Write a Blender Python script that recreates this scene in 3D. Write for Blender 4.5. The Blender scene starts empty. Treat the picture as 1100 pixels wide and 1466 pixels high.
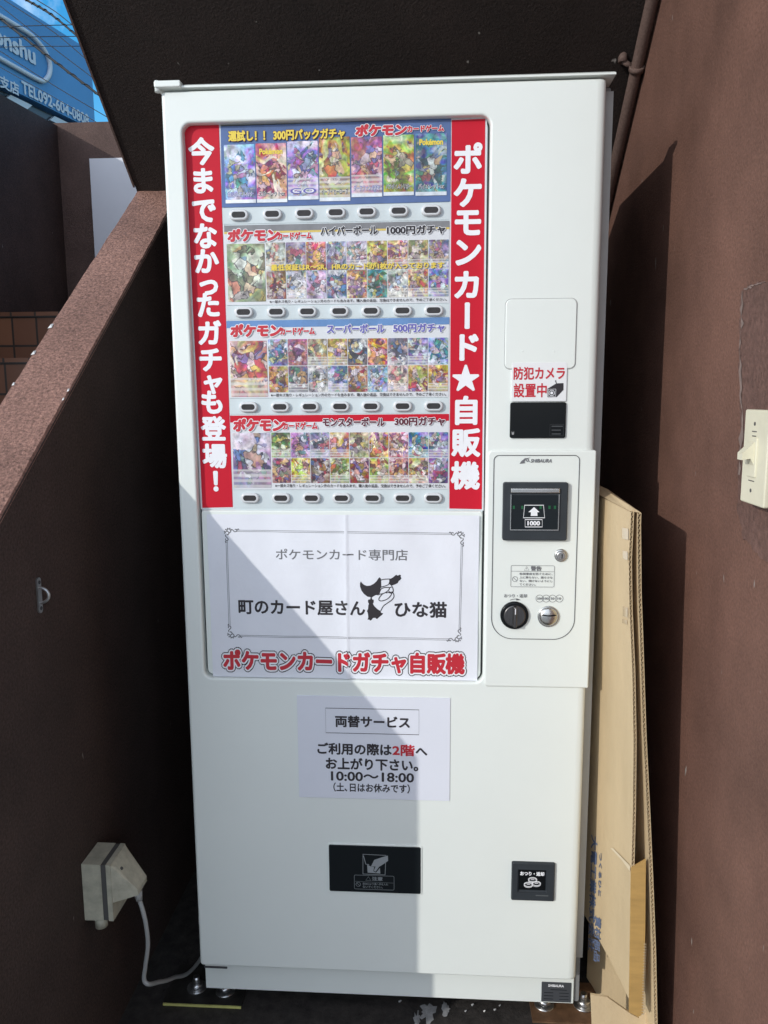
import bpy, bmesh, math, random
from mathutils import Vector, Matrix
random.seed(7)
S = bpy.context.scene
COL = S.collection
rad = math.radians

# ------------------------------------------------------------------ camera
CAMP = Vector((0.478, -1.423, 1.2917))
RM = ((0.998052396, 0.062143620, -0.005439196),      # camera right
      (0.003844465, -0.148301413, -0.988934734),     # camera down
      (-0.062262625, 0.986987770, -0.148251500))     # camera forward
R_, D_, F_ = (Vector(r) for r in RM)
cam = bpy.data.cameras.new('camera')
cam.sensor_fit = 'VERTICAL'; cam.sensor_height = 36; cam.lens = 1110 / 1466 * 36
cam.clip_start = 0.02; cam.clip_end = 2000
cam_o = bpy.data.objects.new('camera', cam); COL.objects.link(cam_o)
m3 = Matrix((R_, -D_, -F_)).transposed()
cam_o.matrix_world = Matrix.Translation(CAMP) @ m3.to_4x4()
S.camera = cam_o

def ray(u, v):
    return R_ * ((u - 550) / 1110) + D_ * ((v - 733) / 1110) + F_
def at(u, v, ax, val):                       # where the sight line of a photo point meets a real plane
    d = ray(u, v); t = (val - CAMP[ax]) / d[ax]
    return CAMP + d * t
def F(u, v, y=0.0): return at(u, v, 1, y)

# ------------------------------------------------------------------ light
SUN = Vector((1, 0.96, -0.475)).normalized()
sun = bpy.data.lights.new('sun', 'SUN'); sun.energy = 2.15; sun.angle = rad(0.53); sun.color = (1, 0.975, 0.92)
sun_o = bpy.data.objects.new('sun', sun); COL.objects.link(sun_o)
sun_o.rotation_euler = SUN.to_track_quat('-Z', 'Y').to_euler(); sun_o.location = (-6, -6, 8)
W = bpy.data.worlds.new('World'); S.world = W; W.use_nodes = True
wn = W.node_tree.nodes; wl = W.node_tree.links
bg = wn['Background']; bg.inputs[1].default_value = 0.15
sky = wn.new('ShaderNodeTexSky'); sky.sky_type = 'NISHITA'; sky.sun_disc = False
sky.sun_elevation = math.asin(-SUN.z); sky.sun_rotation = math.atan2(-SUN.x, -SUN.y)
sky.air_density = 1.2; sky.dust_density = 0.6; sky.ozone_density = 2.0
tc = wn.new('ShaderNodeTexCoord'); cn = wn.new('ShaderNodeTexNoise'); cr = wn.new('ShaderNodeValToRGB')
cn.inputs['Scale'].default_value = 5.0; cn.inputs['Detail'].default_value = 8; cn.inputs['Roughness'].default_value = 0.6
cr.color_ramp.elements[0].position = 0.50; cr.color_ramp.elements[1].position = 0.72
mx = wn.new('ShaderNodeMix'); mx.data_type = 'RGBA'
mx.inputs[7].default_value = (8.5, 9.5, 11.0, 1)
wl.new(tc.outputs['Generated'], cn.inputs['Vector']); 
dt = wn.new('ShaderNodeVectorMath'); dt.operation = 'DOT_PRODUCT'; dt.inputs[1].default_value = (-.62, -.75, .2)  # unseen bright cloud added round the sun to fill the machine front
mr = wn.new('ShaderNodeMapRange'); mr.inputs[1].default_value = -.1; mr.inputs[2].default_value = .8; mr.inputs[3].default_value = 0; mr.inputs[4].default_value = .30
sm = wn.new('ShaderNodeMath'); sm.operation = 'ADD'
wl.new(tc.outputs['Generated'], dt.inputs[0]); wl.new(dt.outputs['Value'], mr.inputs[0]); wl.new(cn.outputs[0], sm.inputs[0]); wl.new(mr.outputs[0], sm.inputs[1])
wl.new(sm.outputs[0], cr.inputs[0])
wl.new(cr.outputs[0], mx.inputs[0]); 
hsv = wn.new('ShaderNodeHueSaturation'); hsv.inputs['Saturation'].default_value = 1.55; hsv.inputs['Value'].default_value = 1.7
wl.new(sky.outputs[0], hsv.inputs['Color']); wl.new(hsv.outputs[0], mx.inputs[6]); wl.new(mx.outputs[2], bg.inputs[0])
S.view_settings.view_transform = 'Standard'; S.view_settings.look = 'None'
S.view_settings.gamma = 1; S.view_settings.exposure = 0.0
S.cycles.max_bounces = 8; S.cycles.diffuse_bounces = 5

# ------------------------------------------------------------------ materials
def srgb(r, g, b):
    f = lambda c: (c / 255 / 12.92) if c / 255 <= .04045 else ((c / 255 + .055) / 1.055) ** 2.4
    return (f(r), f(g), f(b))
def mat(name, col, rough=0.5, metal=0.0, var=0.0, vscale=6.0, bump=0.0, bscale=60.0, coat=0.0, bdist=0.002, spec=0.5, streak=None, detail=6):
    m = bpy.data.materials.new(name); m.use_nodes = True
    n = m.node_tree.nodes; l = m.node_tree.links; b = n['Principled BSDF']
    b.inputs['Base Color'].default_value = (*col, 1); b.inputs['Roughness'].default_value = rough
    b.inputs['Metallic'].default_value = metal; b.inputs['Coat Weight'].default_value = coat
    b.inputs['Coat Roughness'].default_value = 0.12; b.inputs['Specular IOR Level'].default_value = spec
    t = n.new('ShaderNodeTexCoord')
    if var:
        no = n.new('ShaderNodeTexNoise'); no.inputs['Scale'].default_value = vscale; no.inputs['Detail'].default_value = detail
        no.inputs['Roughness'].default_value = 0.65
        src = t.outputs['Object']
        if streak:
            mp = n.new('ShaderNodeMapping'); mp.inputs['Scale'].default_value = streak; l.new(src, mp.inputs[0]); src = mp.outputs[0]
        l.new(src, no.inputs['Vector'])
        r = n.new('ShaderNodeValToRGB')
        r.color_ramp.elements[0].position = 0.3; r.color_ramp.elements[1].position = 0.7
        r.color_ramp.elements[0].color = (*[c * (1 - var) for c in col], 1)
        r.color_ramp.elements[1].color = (*[min(1, c * (1 + var)) for c in col], 1)
        l.new(no.outputs[0], r.inputs[0]); l.new(r.outputs[0], b.inputs['Base Color'])
    if bump:
        nb = n.new('ShaderNodeTexNoise'); nb.inputs['Scale'].default_value = bscale; nb.inputs['Detail'].default_value = 7; nb.inputs['Roughness'].default_value = .7
        l.new(t.outputs['Object'], nb.inputs['Vector'])
        bp = n.new('ShaderNodeBump'); bp.inputs['Strength'].default_value = bump; bp.inputs['Distance'].default_value = bdist
        l.new(nb.outputs[0], bp.inputs['Height']); l.new(bp.outputs[0], b.inputs['Normal'])
    return m
def stucco(name, col, wear=True, bscale=170, bdist=0.004, scuff=0.74, grain=.2):
    """sprayed brown render: fine grain, broad colour drift, a few pale scuffs"""
    m = mat(name, col, 0.72, var=0.28, vscale=3.5, bump=1.0, bscale=bscale, bdist=bdist, spec=0.3)
    n = m.node_tree.nodes; l = m.node_tree.links; b = n['Principled BSDF']
    t = n.new('ShaderNodeTexCoord'); src = b.inputs['Base Color'].links[0].from_socket
    g = n.new('ShaderNodeTexNoise'); g.inputs['Scale'].default_value = bscale * 1.3; g.inputs['Detail'].default_value = 3
    l.new(t.outputs['Object'], g.inputs['Vector'])
    gr = n.new('ShaderNodeMapRange'); gr.inputs[1].default_value = .3; gr.inputs[2].default_value = .7; gr.inputs[3].default_value = 1 - grain; gr.inputs[4].default_value = 1 + grain
    l.new(g.outputs[0], gr.inputs[0])
    mu = n.new('ShaderNodeMix'); mu.data_type = 'RGBA'; mu.blend_type = 'MULTIPLY'; mu.inputs[0].default_value = 1
    l.new(src, mu.inputs[6]); l.new(gr.outputs[0], mu.inputs[7]); out = mu.outputs[2]
    if wear:
        mp = n.new('ShaderNodeMapping'); mp.inputs['Scale'].default_value = (1, 1, 0.35); l.new(t.outputs['Object'], mp.inputs[0])
        w = n.new('ShaderNodeTexNoise'); w.inputs['Scale'].default_value = 38; w.inputs['Detail'].default_value = 2
        l.new(mp.outputs[0], w.inputs['Vector'])
        wr = n.new('ShaderNodeMapRange'); wr.inputs[1].default_value = scuff; wr.inputs[2].default_value = scuff + .03
        l.new(w.outputs[0], wr.inputs[0])
        mw = n.new('ShaderNodeMix'); mw.data_type = 'RGBA'; mw.inputs[7].default_value = (.35, .32, .29, 1)
        l.new(wr.outputs[0], mw.inputs[0]); l.new(out, mw.inputs[6]); out = mw.outputs[2]
    l.new(out, b.inputs['Base Color'])
    return m
M = {}
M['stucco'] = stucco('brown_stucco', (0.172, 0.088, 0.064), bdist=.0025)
M['stuccoshade'] = stucco('shaded_brown_stucco', (0.064, 0.041, 0.034), scuff=.76, grain=.4)  # walls' brown render darkened: shade on parapet and side wall painted in
M['landing'] = stucco('landing_stucco', (0.120, 0.075, 0.063), scuff=.79)  # same render toned down, the landing's shade put into the colour
M['rail'] = stucco('parapet_stucco', (0.325, 0.176, 0.134), bscale=135, bdist=0.008, scuff=.80, grain=.42)  # coping in the same render, lightened to paint in the sun on top
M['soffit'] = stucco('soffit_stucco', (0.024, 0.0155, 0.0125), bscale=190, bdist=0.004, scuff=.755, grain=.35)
M['patch'] = stucco('patch_stucco', (0.180, 0.100, 0.080), bscale=90, bdist=0.008, scuff=.74)
M['ground'] = mat('dark_concrete', (0.034, 0.029, 0.026), .8, var=.6, vscale=35, bump=.6, bscale=120, bdist=.004)
M['white'] = mat('white_enamel', (0.78, 0.812, 0.768), .33, var=.02, vscale=3, bump=.10, bscale=420, bdist=.0006, coat=.15)
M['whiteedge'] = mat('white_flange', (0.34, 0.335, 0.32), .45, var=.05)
M['cabinet'] = mat('cabinet_steel', (0.22, 0.22, 0.22), .5, var=.06)
M['board'] = mat('grey_display_plastic', (0.60, 0.66, 0.67), .4, var=.03, vscale=12)
M['gasket'] = mat('dark_gasket', (0.06, 0.06, 0.065), .6)
M['groove'] = mat('panel_groove', (0.05, 0.05, 0.055), .6)
M['red'] = mat('banner_red', (0.56, 0.010, 0.028), .5, var=.05, vscale=5, spec=.2)
M['letterwhite'] = mat('print_white', (0.84, 0.84, 0.86), .4)
M['letterred'] = mat('print_red', (0.55, 0.02, 0.035), .45)
M['letterblack'] = mat('print_black', (0.025, 0.02, 0.024), .5)
M['lettergrey'] = mat('print_grey', (0.16, 0.16, 0.17), .5)
M['lettermaroon'] = mat('print_maroon', (0.11, 0.015, 0.03), .5)
M['letterblue'] = mat('print_violet_blue', (0.14, 0.13, 0.42), .5)
M['letteryellow'] = mat('print_yellow', (0.82, 0.62, 0.07), .45)
M['paper'] = mat('white_paper', (0.78, 0.79, 0.84), .75, var=.035, vscale=7, bump=.35, bscale=9, bdist=.006)
M['film'] = mat('laminated_notice', (0.74, 0.755, 0.82), .35, var=.02, vscale=6, bump=.1, bscale=14, bdist=.004)
M['navy'] = mat('sheet_navy', (0.075, 0.135, 0.32), .35, var=.2, vscale=14, coat=.15)
M['blue'] = mat('sheet_blue', (0.12, 0.25, 0.50), .35, var=.15, vscale=20, coat=.15)
M['bandgrey'] = mat('sheet_charcoal', (0.22, 0.22, 0.23), .4, var=.2, vscale=20)
M['bandyellow'] = mat('sheet_yellow', (0.70, 0.52, 0.12), .4)
M['sheetwhite'] = mat('sheet_white', (0.68, 0.69, 0.71), .4, coat=.1)
M['black'] = mat('black_plastic', (0.007, 0.008, 0.009), .16, var=.1, spec=.22)
M['dark'] = mat('charcoal_plastic', (0.034, 0.040, 0.046), .42, var=.1, vscale=30, spec=.3)
M['smoke'] = mat('smoked_acrylic', (0.010, 0.013, 0.015), .07, spec=.35)
M['steel'] = mat('brushed_steel', (0.62, 0.61, 0.58), .27, 1.0, var=.08, vscale=30, streak=(1, 1, 12))
M['zinc'] = mat('zinc_plated', (0.60, 0.60, 0.60), .35, 1.0, var=.2, vscale=60)
M['brass'] = mat('yellow_chromate', (0.72, 0.70, 0.24), .4, .3, var=.15, vscale=40)  # yellow plating, lightened to put the edge's glint into the colour
M['rust'] = mat('brown_angle_steel', (0.20, 0.11, 0.06), .55, .4, var=.3, vscale=40)
M['ironshaded'] = mat('shaded_steel', (.03, .027, .024), .55, .3, var=.4, vscale=40)  # zinc plate painted dark for the low light it lies in
M['knob'] = mat('black_nickel', (0.16, 0.15, 0.145), .28, 1.0, var=.15, vscale=50, streak=(8, 1, 1))
M['bezel'] = mat('button_bezel', (0.66, 0.67, 0.68), .22, coat=.3)
M['lens'] = mat('button_lens', (0.040, 0.036, 0.036), .3, var=.3, vscale=90, spec=.3)
M['green'] = mat('green_indicator', (0.008, 0.11, 0.035), .3)
M['cardboard'] = mat('corrugated_board', (0.62, 0.475, 0.285), .8, var=.09, vscale=7, streak=(1, 1, .3), bump=.5, bscale=22, bdist=.006)
M['cardboardgold'] = mat('corrugated_inner', (0.47, 0.285, 0.09), .8, var=.12, vscale=18, streak=(1, 1, 4))
M['kraft'] = mat('kraft_edge', (0.50, 0.39, 0.25), .85, var=.1, vscale=60)
M['tear'] = mat('torn_paper', (0.72, 0.60, 0.42), .9)
M['tape'] = mat('clear_tape', (0.62, 0.46, 0.28), .12, coat=.8)
M['print'] = mat('stamp_ink', (0.13, 0.17, 0.28), .7, var=.4, vscale=60)
M['ivory'] = mat('ivory_plastic', (0.70, 0.66, 0.50), .4, var=.06, vscale=14)
M['outlet'] = mat('weathered_ivory', (0.47, 0.44, 0.34), .55, var=.22, vscale=38, bump=.3, bscale=200, bdist=.001)
M['outletdark'] = mat('outlet_gasket', (0.09, 0.085, 0.08), .7)
M['cord'] = mat('grey_cord', (0.36, 0.36, 0.35), .5, var=.05)
M['pipe'] = stucco('painted_pipe', (0.13, 0.085, 0.07), wear=False, bdist=.001)
M['whitepanel'] = mat('white_sheet', (0.72, 0.73, 0.78), .5, var=.03, vscale=2)
M['signblue'] = mat('sign_blue', (0.062, 0.25, 0.52), .55, var=.12, vscale=.25)
M['signwhite'] = mat('sign_white', (0.52, 0.59, 0.66), .5)
M['concrete'] = mat('pale_cladding', (0.45, 0.45, 0.43), .7, var=.15, vscale=.6)
M['shutter'] = mat('dark_window', (0.03, 0.035, 0.04), .2)
M['wire'] = mat('black_cable', (0.02, 0.02, 0.022), .6)
M['chip'] = mat('white_paint_chip', (0.75, 0.73, 0.70), .7)

def tile_material():
    m = mat('brown_tile', (0.2, 0.09, 0.05), .3)
    n = m.node_tree.nodes; l = m.node_tree.links; b = n['Principled BSDF']
    t = n.new('ShaderNodeTexCoord'); mp = n.new('ShaderNodeMapping'); mp.inputs['Rotation'].default_value = (rad(90), 0, 0)
    br = n.new('ShaderNodeTexBrick'); br.offset = 0; br.squash = 1
    br.inputs['Color1'].default_value = (.20, .085, .045, 1); br.inputs['Color2'].default_value = (.14, .06, .035, 1)
    br.inputs['Mortar'].default_value = (.035, .026, .022, 1); br.inputs['Scale'].default_value = 1
    br.inputs['Mortar Size'].default_value = .004; br.inputs['Brick Width'].default_value = .092; br.inputs['Row Height'].default_value = .104
    l.new(t.outputs['Object'], mp.inputs[0]); l.new(mp.outputs[0], br.inputs['Vector']); l.new(br.outputs[0], b.inputs['Base Color'])
    return m
M['tile'] = tile_material()

def art_material(name, gloss=.3):
    """abstract printed picture: swirls tinted by the object's own colour"""
    m = mat(name, (.5, .5, .5), gloss, coat=.12)
    n = m.node_tree.nodes; l = m.node_tree.links; b = n['Principled BSDF']
    t = n.new('ShaderNodeTexCoord'); oi = n.new('ShaderNodeObjectInfo')
    ad = n.new('ShaderNodeVectorMath'); ad.operation = 'ADD'
    sc = n.new('ShaderNodeVectorMath'); sc.operation = 'SCALE'; sc.inputs[0].default_value = (13, 7, 29)
    zs = n.new('ShaderNodeVectorMath'); zs.operation = 'SCALE'; l.new(oi.outputs['Alpha'], zs.inputs['Scale']); l.new(t.outputs['Object'], zs.inputs[0])
    l.new(oi.outputs['Random'], sc.inputs['Scale']); l.new(zs.outputs[0], ad.inputs[0]); l.new(sc.outputs[0], ad.inputs[1])
    def noise(s_, d, dist):
        q = n.new('ShaderNodeTexNoise'); q.inputs['Scale'].default_value = s_; q.inputs['Detail'].default_value = d; q.inputs['Distortion'].default_value = dist
        l.new(ad.outputs[0], q.inputs['Vector']); return q
    wob = noise(60, 3, .8); wv = n.new('ShaderNodeVectorMath'); wv.operation = 'MULTIPLY_ADD'; wv.inputs[1].default_value = (.024, .024, .024)
    l.new(wob.outputs['Color'], wv.inputs[0]); l.new(ad.outputs[0], wv.inputs[2])
    def voro(s_, feat):
        q = n.new('ShaderNodeTexVoronoi'); q.feature = feat; q.inputs['Scale'].default_value = s_; l.new(wv.outputs[0], q.inputs['Vector']); return q
    def rng(src, a0, a1, b0, b1):
        q = n.new('ShaderNodeMapRange'); q.inputs[1].default_value = a0; q.inputs[2].default_value = a1; q.inputs[3].default_value = b0; q.inputs[4].default_value = b1; l.new(src, q.inputs[0]); return q.outputs[0]
    def mixc(f, c1, c2, mode='MIX'):
        q = n.new('ShaderNodeMix'); q.data_type = 'RGBA'; q.blend_type = mode
        for v, i in ((f, 0), (c1, 6), (c2, 7)):
            if hasattr(v, 'links'): l.new(v, q.inputs[i])
            else: q.inputs[i].default_value = v
        return q.outputs[2]
    n2 = noise(45, 3, 2.0); n3 = noise(150, 5, .5); n4 = noise(30, 2, .5)
    hs = n.new('ShaderNodeHueSaturation'); hs.inputs['Saturation'].default_value = 1.12; l.new(oi.outputs['Color'], hs.inputs['Color'])
    l.new(rng(n2.outputs[0], .35, .65, .38, .63), hs.inputs['Hue']); l.new(rng(n4.outputs[0], .35, .65, .45, 1.45), hs.inputs['Value'])
    v1 = voro(115, 'F1'); ve = voro(115, 'DISTANCE_TO_EDGE')
    pal = n.new('ShaderNodeValToRGB'); pal.color_ramp.interpolation = 'CONSTANT'; el = pal.color_ramp.elements
    el[0].position = 0; el[0].color = (.05, .04, .05, 1); el[1].position = .16; el[1].color = (.78, .76, .70, 1)
    for p, c in ((.30, (.62, .36, .12, 1)), (.40, (.55, .07, .08, 1)), (.50, (.74, .58, .16, 1)), (.58, (.10, .22, .46, 1)), (.67, (.78, .50, .40, 1)), (.76, (.12, .32, .16, 1)), (.84, (.34, .30, .36, 1)), (.92, (.85, .85, .86, 1))):
        e = el.new(p); e.color = c
    sx = n.new('ShaderNodeSeparateColor'); l.new(v1.outputs['Color'], sx.inputs[0]); l.new(sx.outputs[0], pal.inputs[0])
    fig = mixc(.34, pal.outputs[0], hs.outputs[0])
    fig = mixc(rng(ve.outputs['Distance'], .02, .07, .85, 0), fig, (.04, .03, .04, 1))
    # a ragged figure in the middle of each picture against a swirling ground
    ln = n.new('ShaderNodeVectorMath'); ln.operation = 'LENGTH'
    sq = n.new('ShaderNodeVectorMath'); sq.operation = 'MULTIPLY'; sq.inputs[1].default_value = (1, 0, .8); l.new(zs.outputs[0], sq.inputs[0]); l.new(sq.outputs[0], ln.inputs[0])
    dn = n.new('ShaderNodeMath'); dn.operation = 'MULTIPLY_ADD'; dn.inputs[1].default_value = .085; l.new(n2.outputs[0], dn.inputs[0]); l.new(ln.outputs['Value'], dn.inputs[2])
    back = mixc(.16, hs.outputs[0], pal.outputs[0])
    lt = rng(n4.outputs[0], .52, .66, 0, .75); back = mixc(lt, back, (.80, .78, .72, 1))
    base = mixc(rng(dn.outputs[0], .0565, .0585, .0, 1.0), fig, back)
    det = n.new('ShaderNodeMix'); det.data_type = 'RGBA'; det.blend_type = 'MULTIPLY'; det.inputs[0].default_value = 1
    cg = n.new('ShaderNodeCombineColor'); dv = rng(n3.outputs[0], .33, .67, .42, 1.34)
    for i in range(3): l.new(dv, cg.inputs[i])
    l.new(base, det.inputs[6]); l.new(cg.outputs[0], det.inputs[7])
    class _O: pass
    mi = _O(); mi.outputs = {2: det.outputs[2]}
    hz = n.new('ShaderNodeMix'); hz.data_type = 'RGBA'; hz.inputs[0].default_value = .02; hz.inputs[7].default_value = (.66, .68, .70, 1)  # faint grey veil: haze of the clear cover mixed into the print
    # a pale ruled text block across the foot of about half of the cards
    xyz = n.new('ShaderNodeSeparateXYZ'); l.new(zs.outputs[0], xyz.inputs[0])
    lo = n.new('ShaderNodeMath'); lo.operation = 'LESS_THAN'; lo.inputs[1].default_value = -.008; l.new(xyz.outputs['Z'], lo.inputs[0])
    rm = n.new('ShaderNodeMath'); rm.operation = 'MULTIPLY'; rm.inputs[1].default_value = 3.7; l.new(oi.outputs['Random'], rm.inputs[0])
    rf = n.new('ShaderNodeMath'); rf.operation = 'FRACT'; l.new(rm.outputs[0], rf.inputs[0])
    rg = n.new('ShaderNodeMath'); rg.operation = 'GREATER_THAN'; rg.inputs[1].default_value = .5; l.new(rf.outputs[0], rg.inputs[0])
    wz = n.new('ShaderNodeMath'); wz.operation = 'MULTIPLY'; wz.inputs[1].default_value = 1300; l.new(xyz.outputs['Z'], wz.inputs[0])
    ws = n.new('ShaderNodeMath'); ws.operation = 'SINE'; l.new(wz.outputs[0], ws.inputs[0])
    wr = n.new('ShaderNodeMapRange'); wr.inputs[1].default_value = -.2; wr.inputs[2].default_value = .2; wr.inputs[3].default_value = .2; wr.inputs[4].default_value = .6; l.new(ws.outputs[0], wr.inputs[0])
    a1 = n.new('ShaderNodeMath'); a1.operation = 'MULTIPLY'; a2 = n.new('ShaderNodeMath'); a2.operation = 'MULTIPLY'
    l.new(lo.outputs[0], a1.inputs[0]); l.new(rg.outputs[0], a1.inputs[1]); l.new(a1.outputs[0], a2.inputs[0]); l.new(wr.outputs[0], a2.inputs[1])
    tb = n.new('ShaderNodeMix'); tb.data_type = 'RGBA'; tb.inputs[7].default_value = (.72, .70, .66, 1); l.new(a2.outputs[0], tb.inputs[0]); l.new(mi.outputs[2], tb.inputs[6])
    l.new(tb.outputs[2], hz.inputs[6]); l.new(hz.outputs[2], b.inputs['Base Color'])
    return m
M['art'] = art_material('card_print')

# ------------------------------------------------------------------ mesh helpers
WL = {}                                       # world origin of each object
class MB:
    def __init__(s): s.v = []; s.f = []; s.sm = []; s.mi = []; s.cur = 0
    def add(s, vs, fs, smooth=False):
        o = len(s.v); s.v += [tuple(v) for v in vs]
        for f in fs: s.f.append([i + o for i in f]); s.sm.append(smooth); s.mi.append(s.cur)
        return s
    def box(s, x0, x1, y0, y1, z0, z1):
        vs = [(x, y, z) for z in (z0, z1) for y in (y0, y1) for x in (x0, x1)]
        return s.add(vs, [(0, 2, 3, 1), (4, 5, 7, 6), (0, 1, 5, 4), (2, 6, 7, 3), (0, 4, 6, 2), (1, 3, 7, 5)])
    def prism(s, poly, a0, a1, ax):
        """outline in the two other axes, pushed along axis ax"""
        n = len(poly); vs = []
        for a in (a0, a1):
            for p in poly:
                q = list(p); q.insert(ax, a); vs.append(q)
        fs = [list(range(n))[::-1], list(range(n, 2 * n))] + [(i, (i + 1) % n, n + (i + 1) % n, n + i) for i in range(n)]
        return s.add(vs, fs)
    def loops(s, Ls, cap0=False, cap1=False, smooth=True):
        n = len(Ls[0]); vs = [p for L in Ls for p in L]; o = len(s.v); s.v += [tuple(v) for v in vs]
        for k in range(len(Ls) - 1):
            for i in range(n):
                j = (i + 1) % n
                s.f.append([o + k * n + i, o + k * n + j, o + (k + 1) * n + j, o + (k + 1) * n + i]); s.sm.append(smooth); s.mi.append(s.cur)
        if cap0: s.f.append([o + i for i in range(n)][::-1]); s.sm.append(False); s.mi.append(s.cur)
        if cap1: s.f.append([o + (len(Ls) - 1) * n + i for i in range(n)]); s.sm.append(False); s.mi.append(s.cur)
        return s
    def tube(s, pts, r, n=10, caps=True):
        pts = [Vector(p) for p in pts]; Ls = []; prev = None
        for i, p in enumerate(pts):
            t = (pts[min(i + 1, len(pts) - 1)] - pts[max(i - 1, 0)]).normalized()
            if prev is None:
                a = t.cross(Vector((0, 0, 1)))
                if a.length < .1: a = t.cross(Vector((1, 0, 0)))
            else: a = prev - t * prev.dot(t)
            a.normalize(); prev = a; b = t.cross(a)
            rr = r[i] if isinstance(r, (list, tuple)) else r
            Ls.append([p + (a * math.cos(2 * math.pi * k / n) + b * math.sin(2 * math.pi * k / n)) * rr for k in range(n)])
        return s.loops(Ls, caps, caps)
    def build(s, name, m, parent=None, origin=None):
        if origin is None: origin = WL[parent.name] if parent else Vector((0, 0, 0))
        origin = Vector(origin)
        me = bpy.data.meshes.new(name)
        me.from_pydata([Vector(v) - origin for v in s.v], [], s.f)
        me.polygons.foreach_set('use_smooth', s.sm); me.polygons.foreach_set('material_index', s.mi); me.update()
        for mm in (m if isinstance(m, (list, tuple)) else [m]): me.materials.append(mm)
        o = bpy.data.objects.new(name, me); COL.objects.link(o)
        if parent: o.parent = parent; o.location = origin - WL[parent.name]
        else: o.location = origin
        WL[o.name] = origin
        return o
def thing(name, loc, label, cat, group=None):
    o = bpy.data.objects.new(name, None); COL.objects.link(o); o.location = loc; o.empty_display_size = .05
    WL[o.name] = Vector(loc); return tag(o, label, cat, group)
def tag(o, label, cat, group=None):
    o['label'] = label; o['category'] = cat
    if group: o['group'] = group
    return o
def struct(o): o['kind'] = 'structure'; return o

def rr(x0, x1, z0, z1, r, y, n=6):
    """rounded rectangle loop, counter-clockwise seen from the front (-Y); r one radius or (tl,tr,br,bl)"""
    if not isinstance(r, (list, tuple)): r = (r,) * 4
    tl, tr, br, bl = [max(1e-5, a) for a in r]; pts = []
    for cx, cz, q, a0 in ((x1 - tr, z1 - tr, tr, 0), (x0 + tl, z1 - tl, tl, 90), (x0 + bl, z0 + bl, bl, 180), (x1 - br, z0 + br, br, 270)):
        for k in range(n + 1):
            a = rad(a0 + 90 * k / n); pts.append(Vector((cx + q * math.cos(a), y, cz + q * math.sin(a))))
    return pts
def grow(r, d): return tuple(max(1e-5, a + d) for a in r) if isinstance(r, (list, tuple)) else max(1e-5, r + d)
def plate(mb, x0, x1, z0, z1, r, yb, yf, bev=.002, n=6):
    """raised plate standing on y=yb with a rounded rim and its face at y=yf (yf < yb)"""
    Ls = [rr(x0, x1, z0, z1, r, yb, n)]
    for k in range(5):
        a = rad(90 * k / 4); d = bev * (1 - math.cos(a)); 
        Ls.append(rr(x0 + d, x1 - d, z0 + d, z1 - d, grow(r, -d), yf + bev * (1 - math.sin(a)), n))
    # loops are listed back to front: sides face outwards
    return mb.loops(Ls, False, True)
def ring(mb, outer, inner):
    """flat face between two loops"""
    bm = bmesh.new()
    for L in (outer, inner):
        vs = [bm.verts.new(p) for p in L]
        for i in range(len(vs)): bm.edges.new((vs[i], vs[(i + 1) % len(vs)]))
    bmesh.ops.triangle_fill(bm, edges=bm.edges[:], use_beauty=True, normal=(0, -1, 0))
    bm.verts.index_update(); vs = [v.co.copy() for v in bm.verts]; fs = []
    for f in bm.faces:
        ids = [v.index for v in f.verts]
        if f.normal.y > 0: ids.reverse()
        fs.append(ids)
    bm.free(); mb.add(vs, fs)
def disc(mb, cx, cz, r, yb, yf, bev=.001, n=32):
    Ls = []
    def c(q, y): return [Vector((cx + q * math.cos(2 * math.pi * k / n), y, cz + q * math.sin(2 * math.pi * k / n))) for k in range(n)]
    Ls.append(c(r, yb))
    for k in range(5):
        a = rad(90 * k / 4); Ls.append(c(r - bev * (1 - math.cos(a)), yf + bev * (1 - math.sin(a))))
    return mb.loops(Ls, False, True)
def line(mb, pts, w, y, closed=False):
    """thin printed stroke on a plane facing -Y; pts are (x, z)"""
    P = [Vector(p) for p in pts]; n = len(P); Lf = []; Rt = []
    for i in range(n):
        a = P[(i - 1) % n] if (closed or i > 0) else P[i]; b = P[(i + 1) % n] if (closed or i < n - 1) else P[i]
        t = (b - a)
        if t.length < 1e-9: t = Vector((1, 0))
        t.normalize(); q = Vector((-t.y, t.x)) * w / 2
        Lf.append(P[i] + q); Rt.append(P[i] - q)
    vs = [(p.x, y, p.y) for p in Lf] + [(p.x, y, p.y) for p in Rt]; fs = []
    for i in range(n if closed else n - 1):
        j = (i + 1) % n; fs.append((i, n + i, n + j, j))
    mb.add(vs, fs)
def spline(P, k=6):
    P = [Vector(p) for p in P]; out = []
    for i in range(len(P) - 1):
        p0, p1, p2, p3 = P[max(i - 1, 0)], P[i], P[i + 1], P[min(i + 2, len(P) - 1)]
        for j in range(k):
            t = j / k
            out.append(.5 * ((2 * p1) + (p2 - p0) * t + (2 * p0 - 5 * p1 + 4 * p2 - p3) * t * t + (3 * p1 - p0 - 3 * p2 + p3) * t ** 3))
    return out + [P[-1]]
def pxbox(u0, v0, u1, v1, y=0.0):
    uc, vc = (u0 + u1) / 2, (v0 + v1) / 2
    return F(u0, vc, y).x, F(u1, vc, y).x, F(uc, v1, y).z, F(uc, v0, y).z

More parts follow.
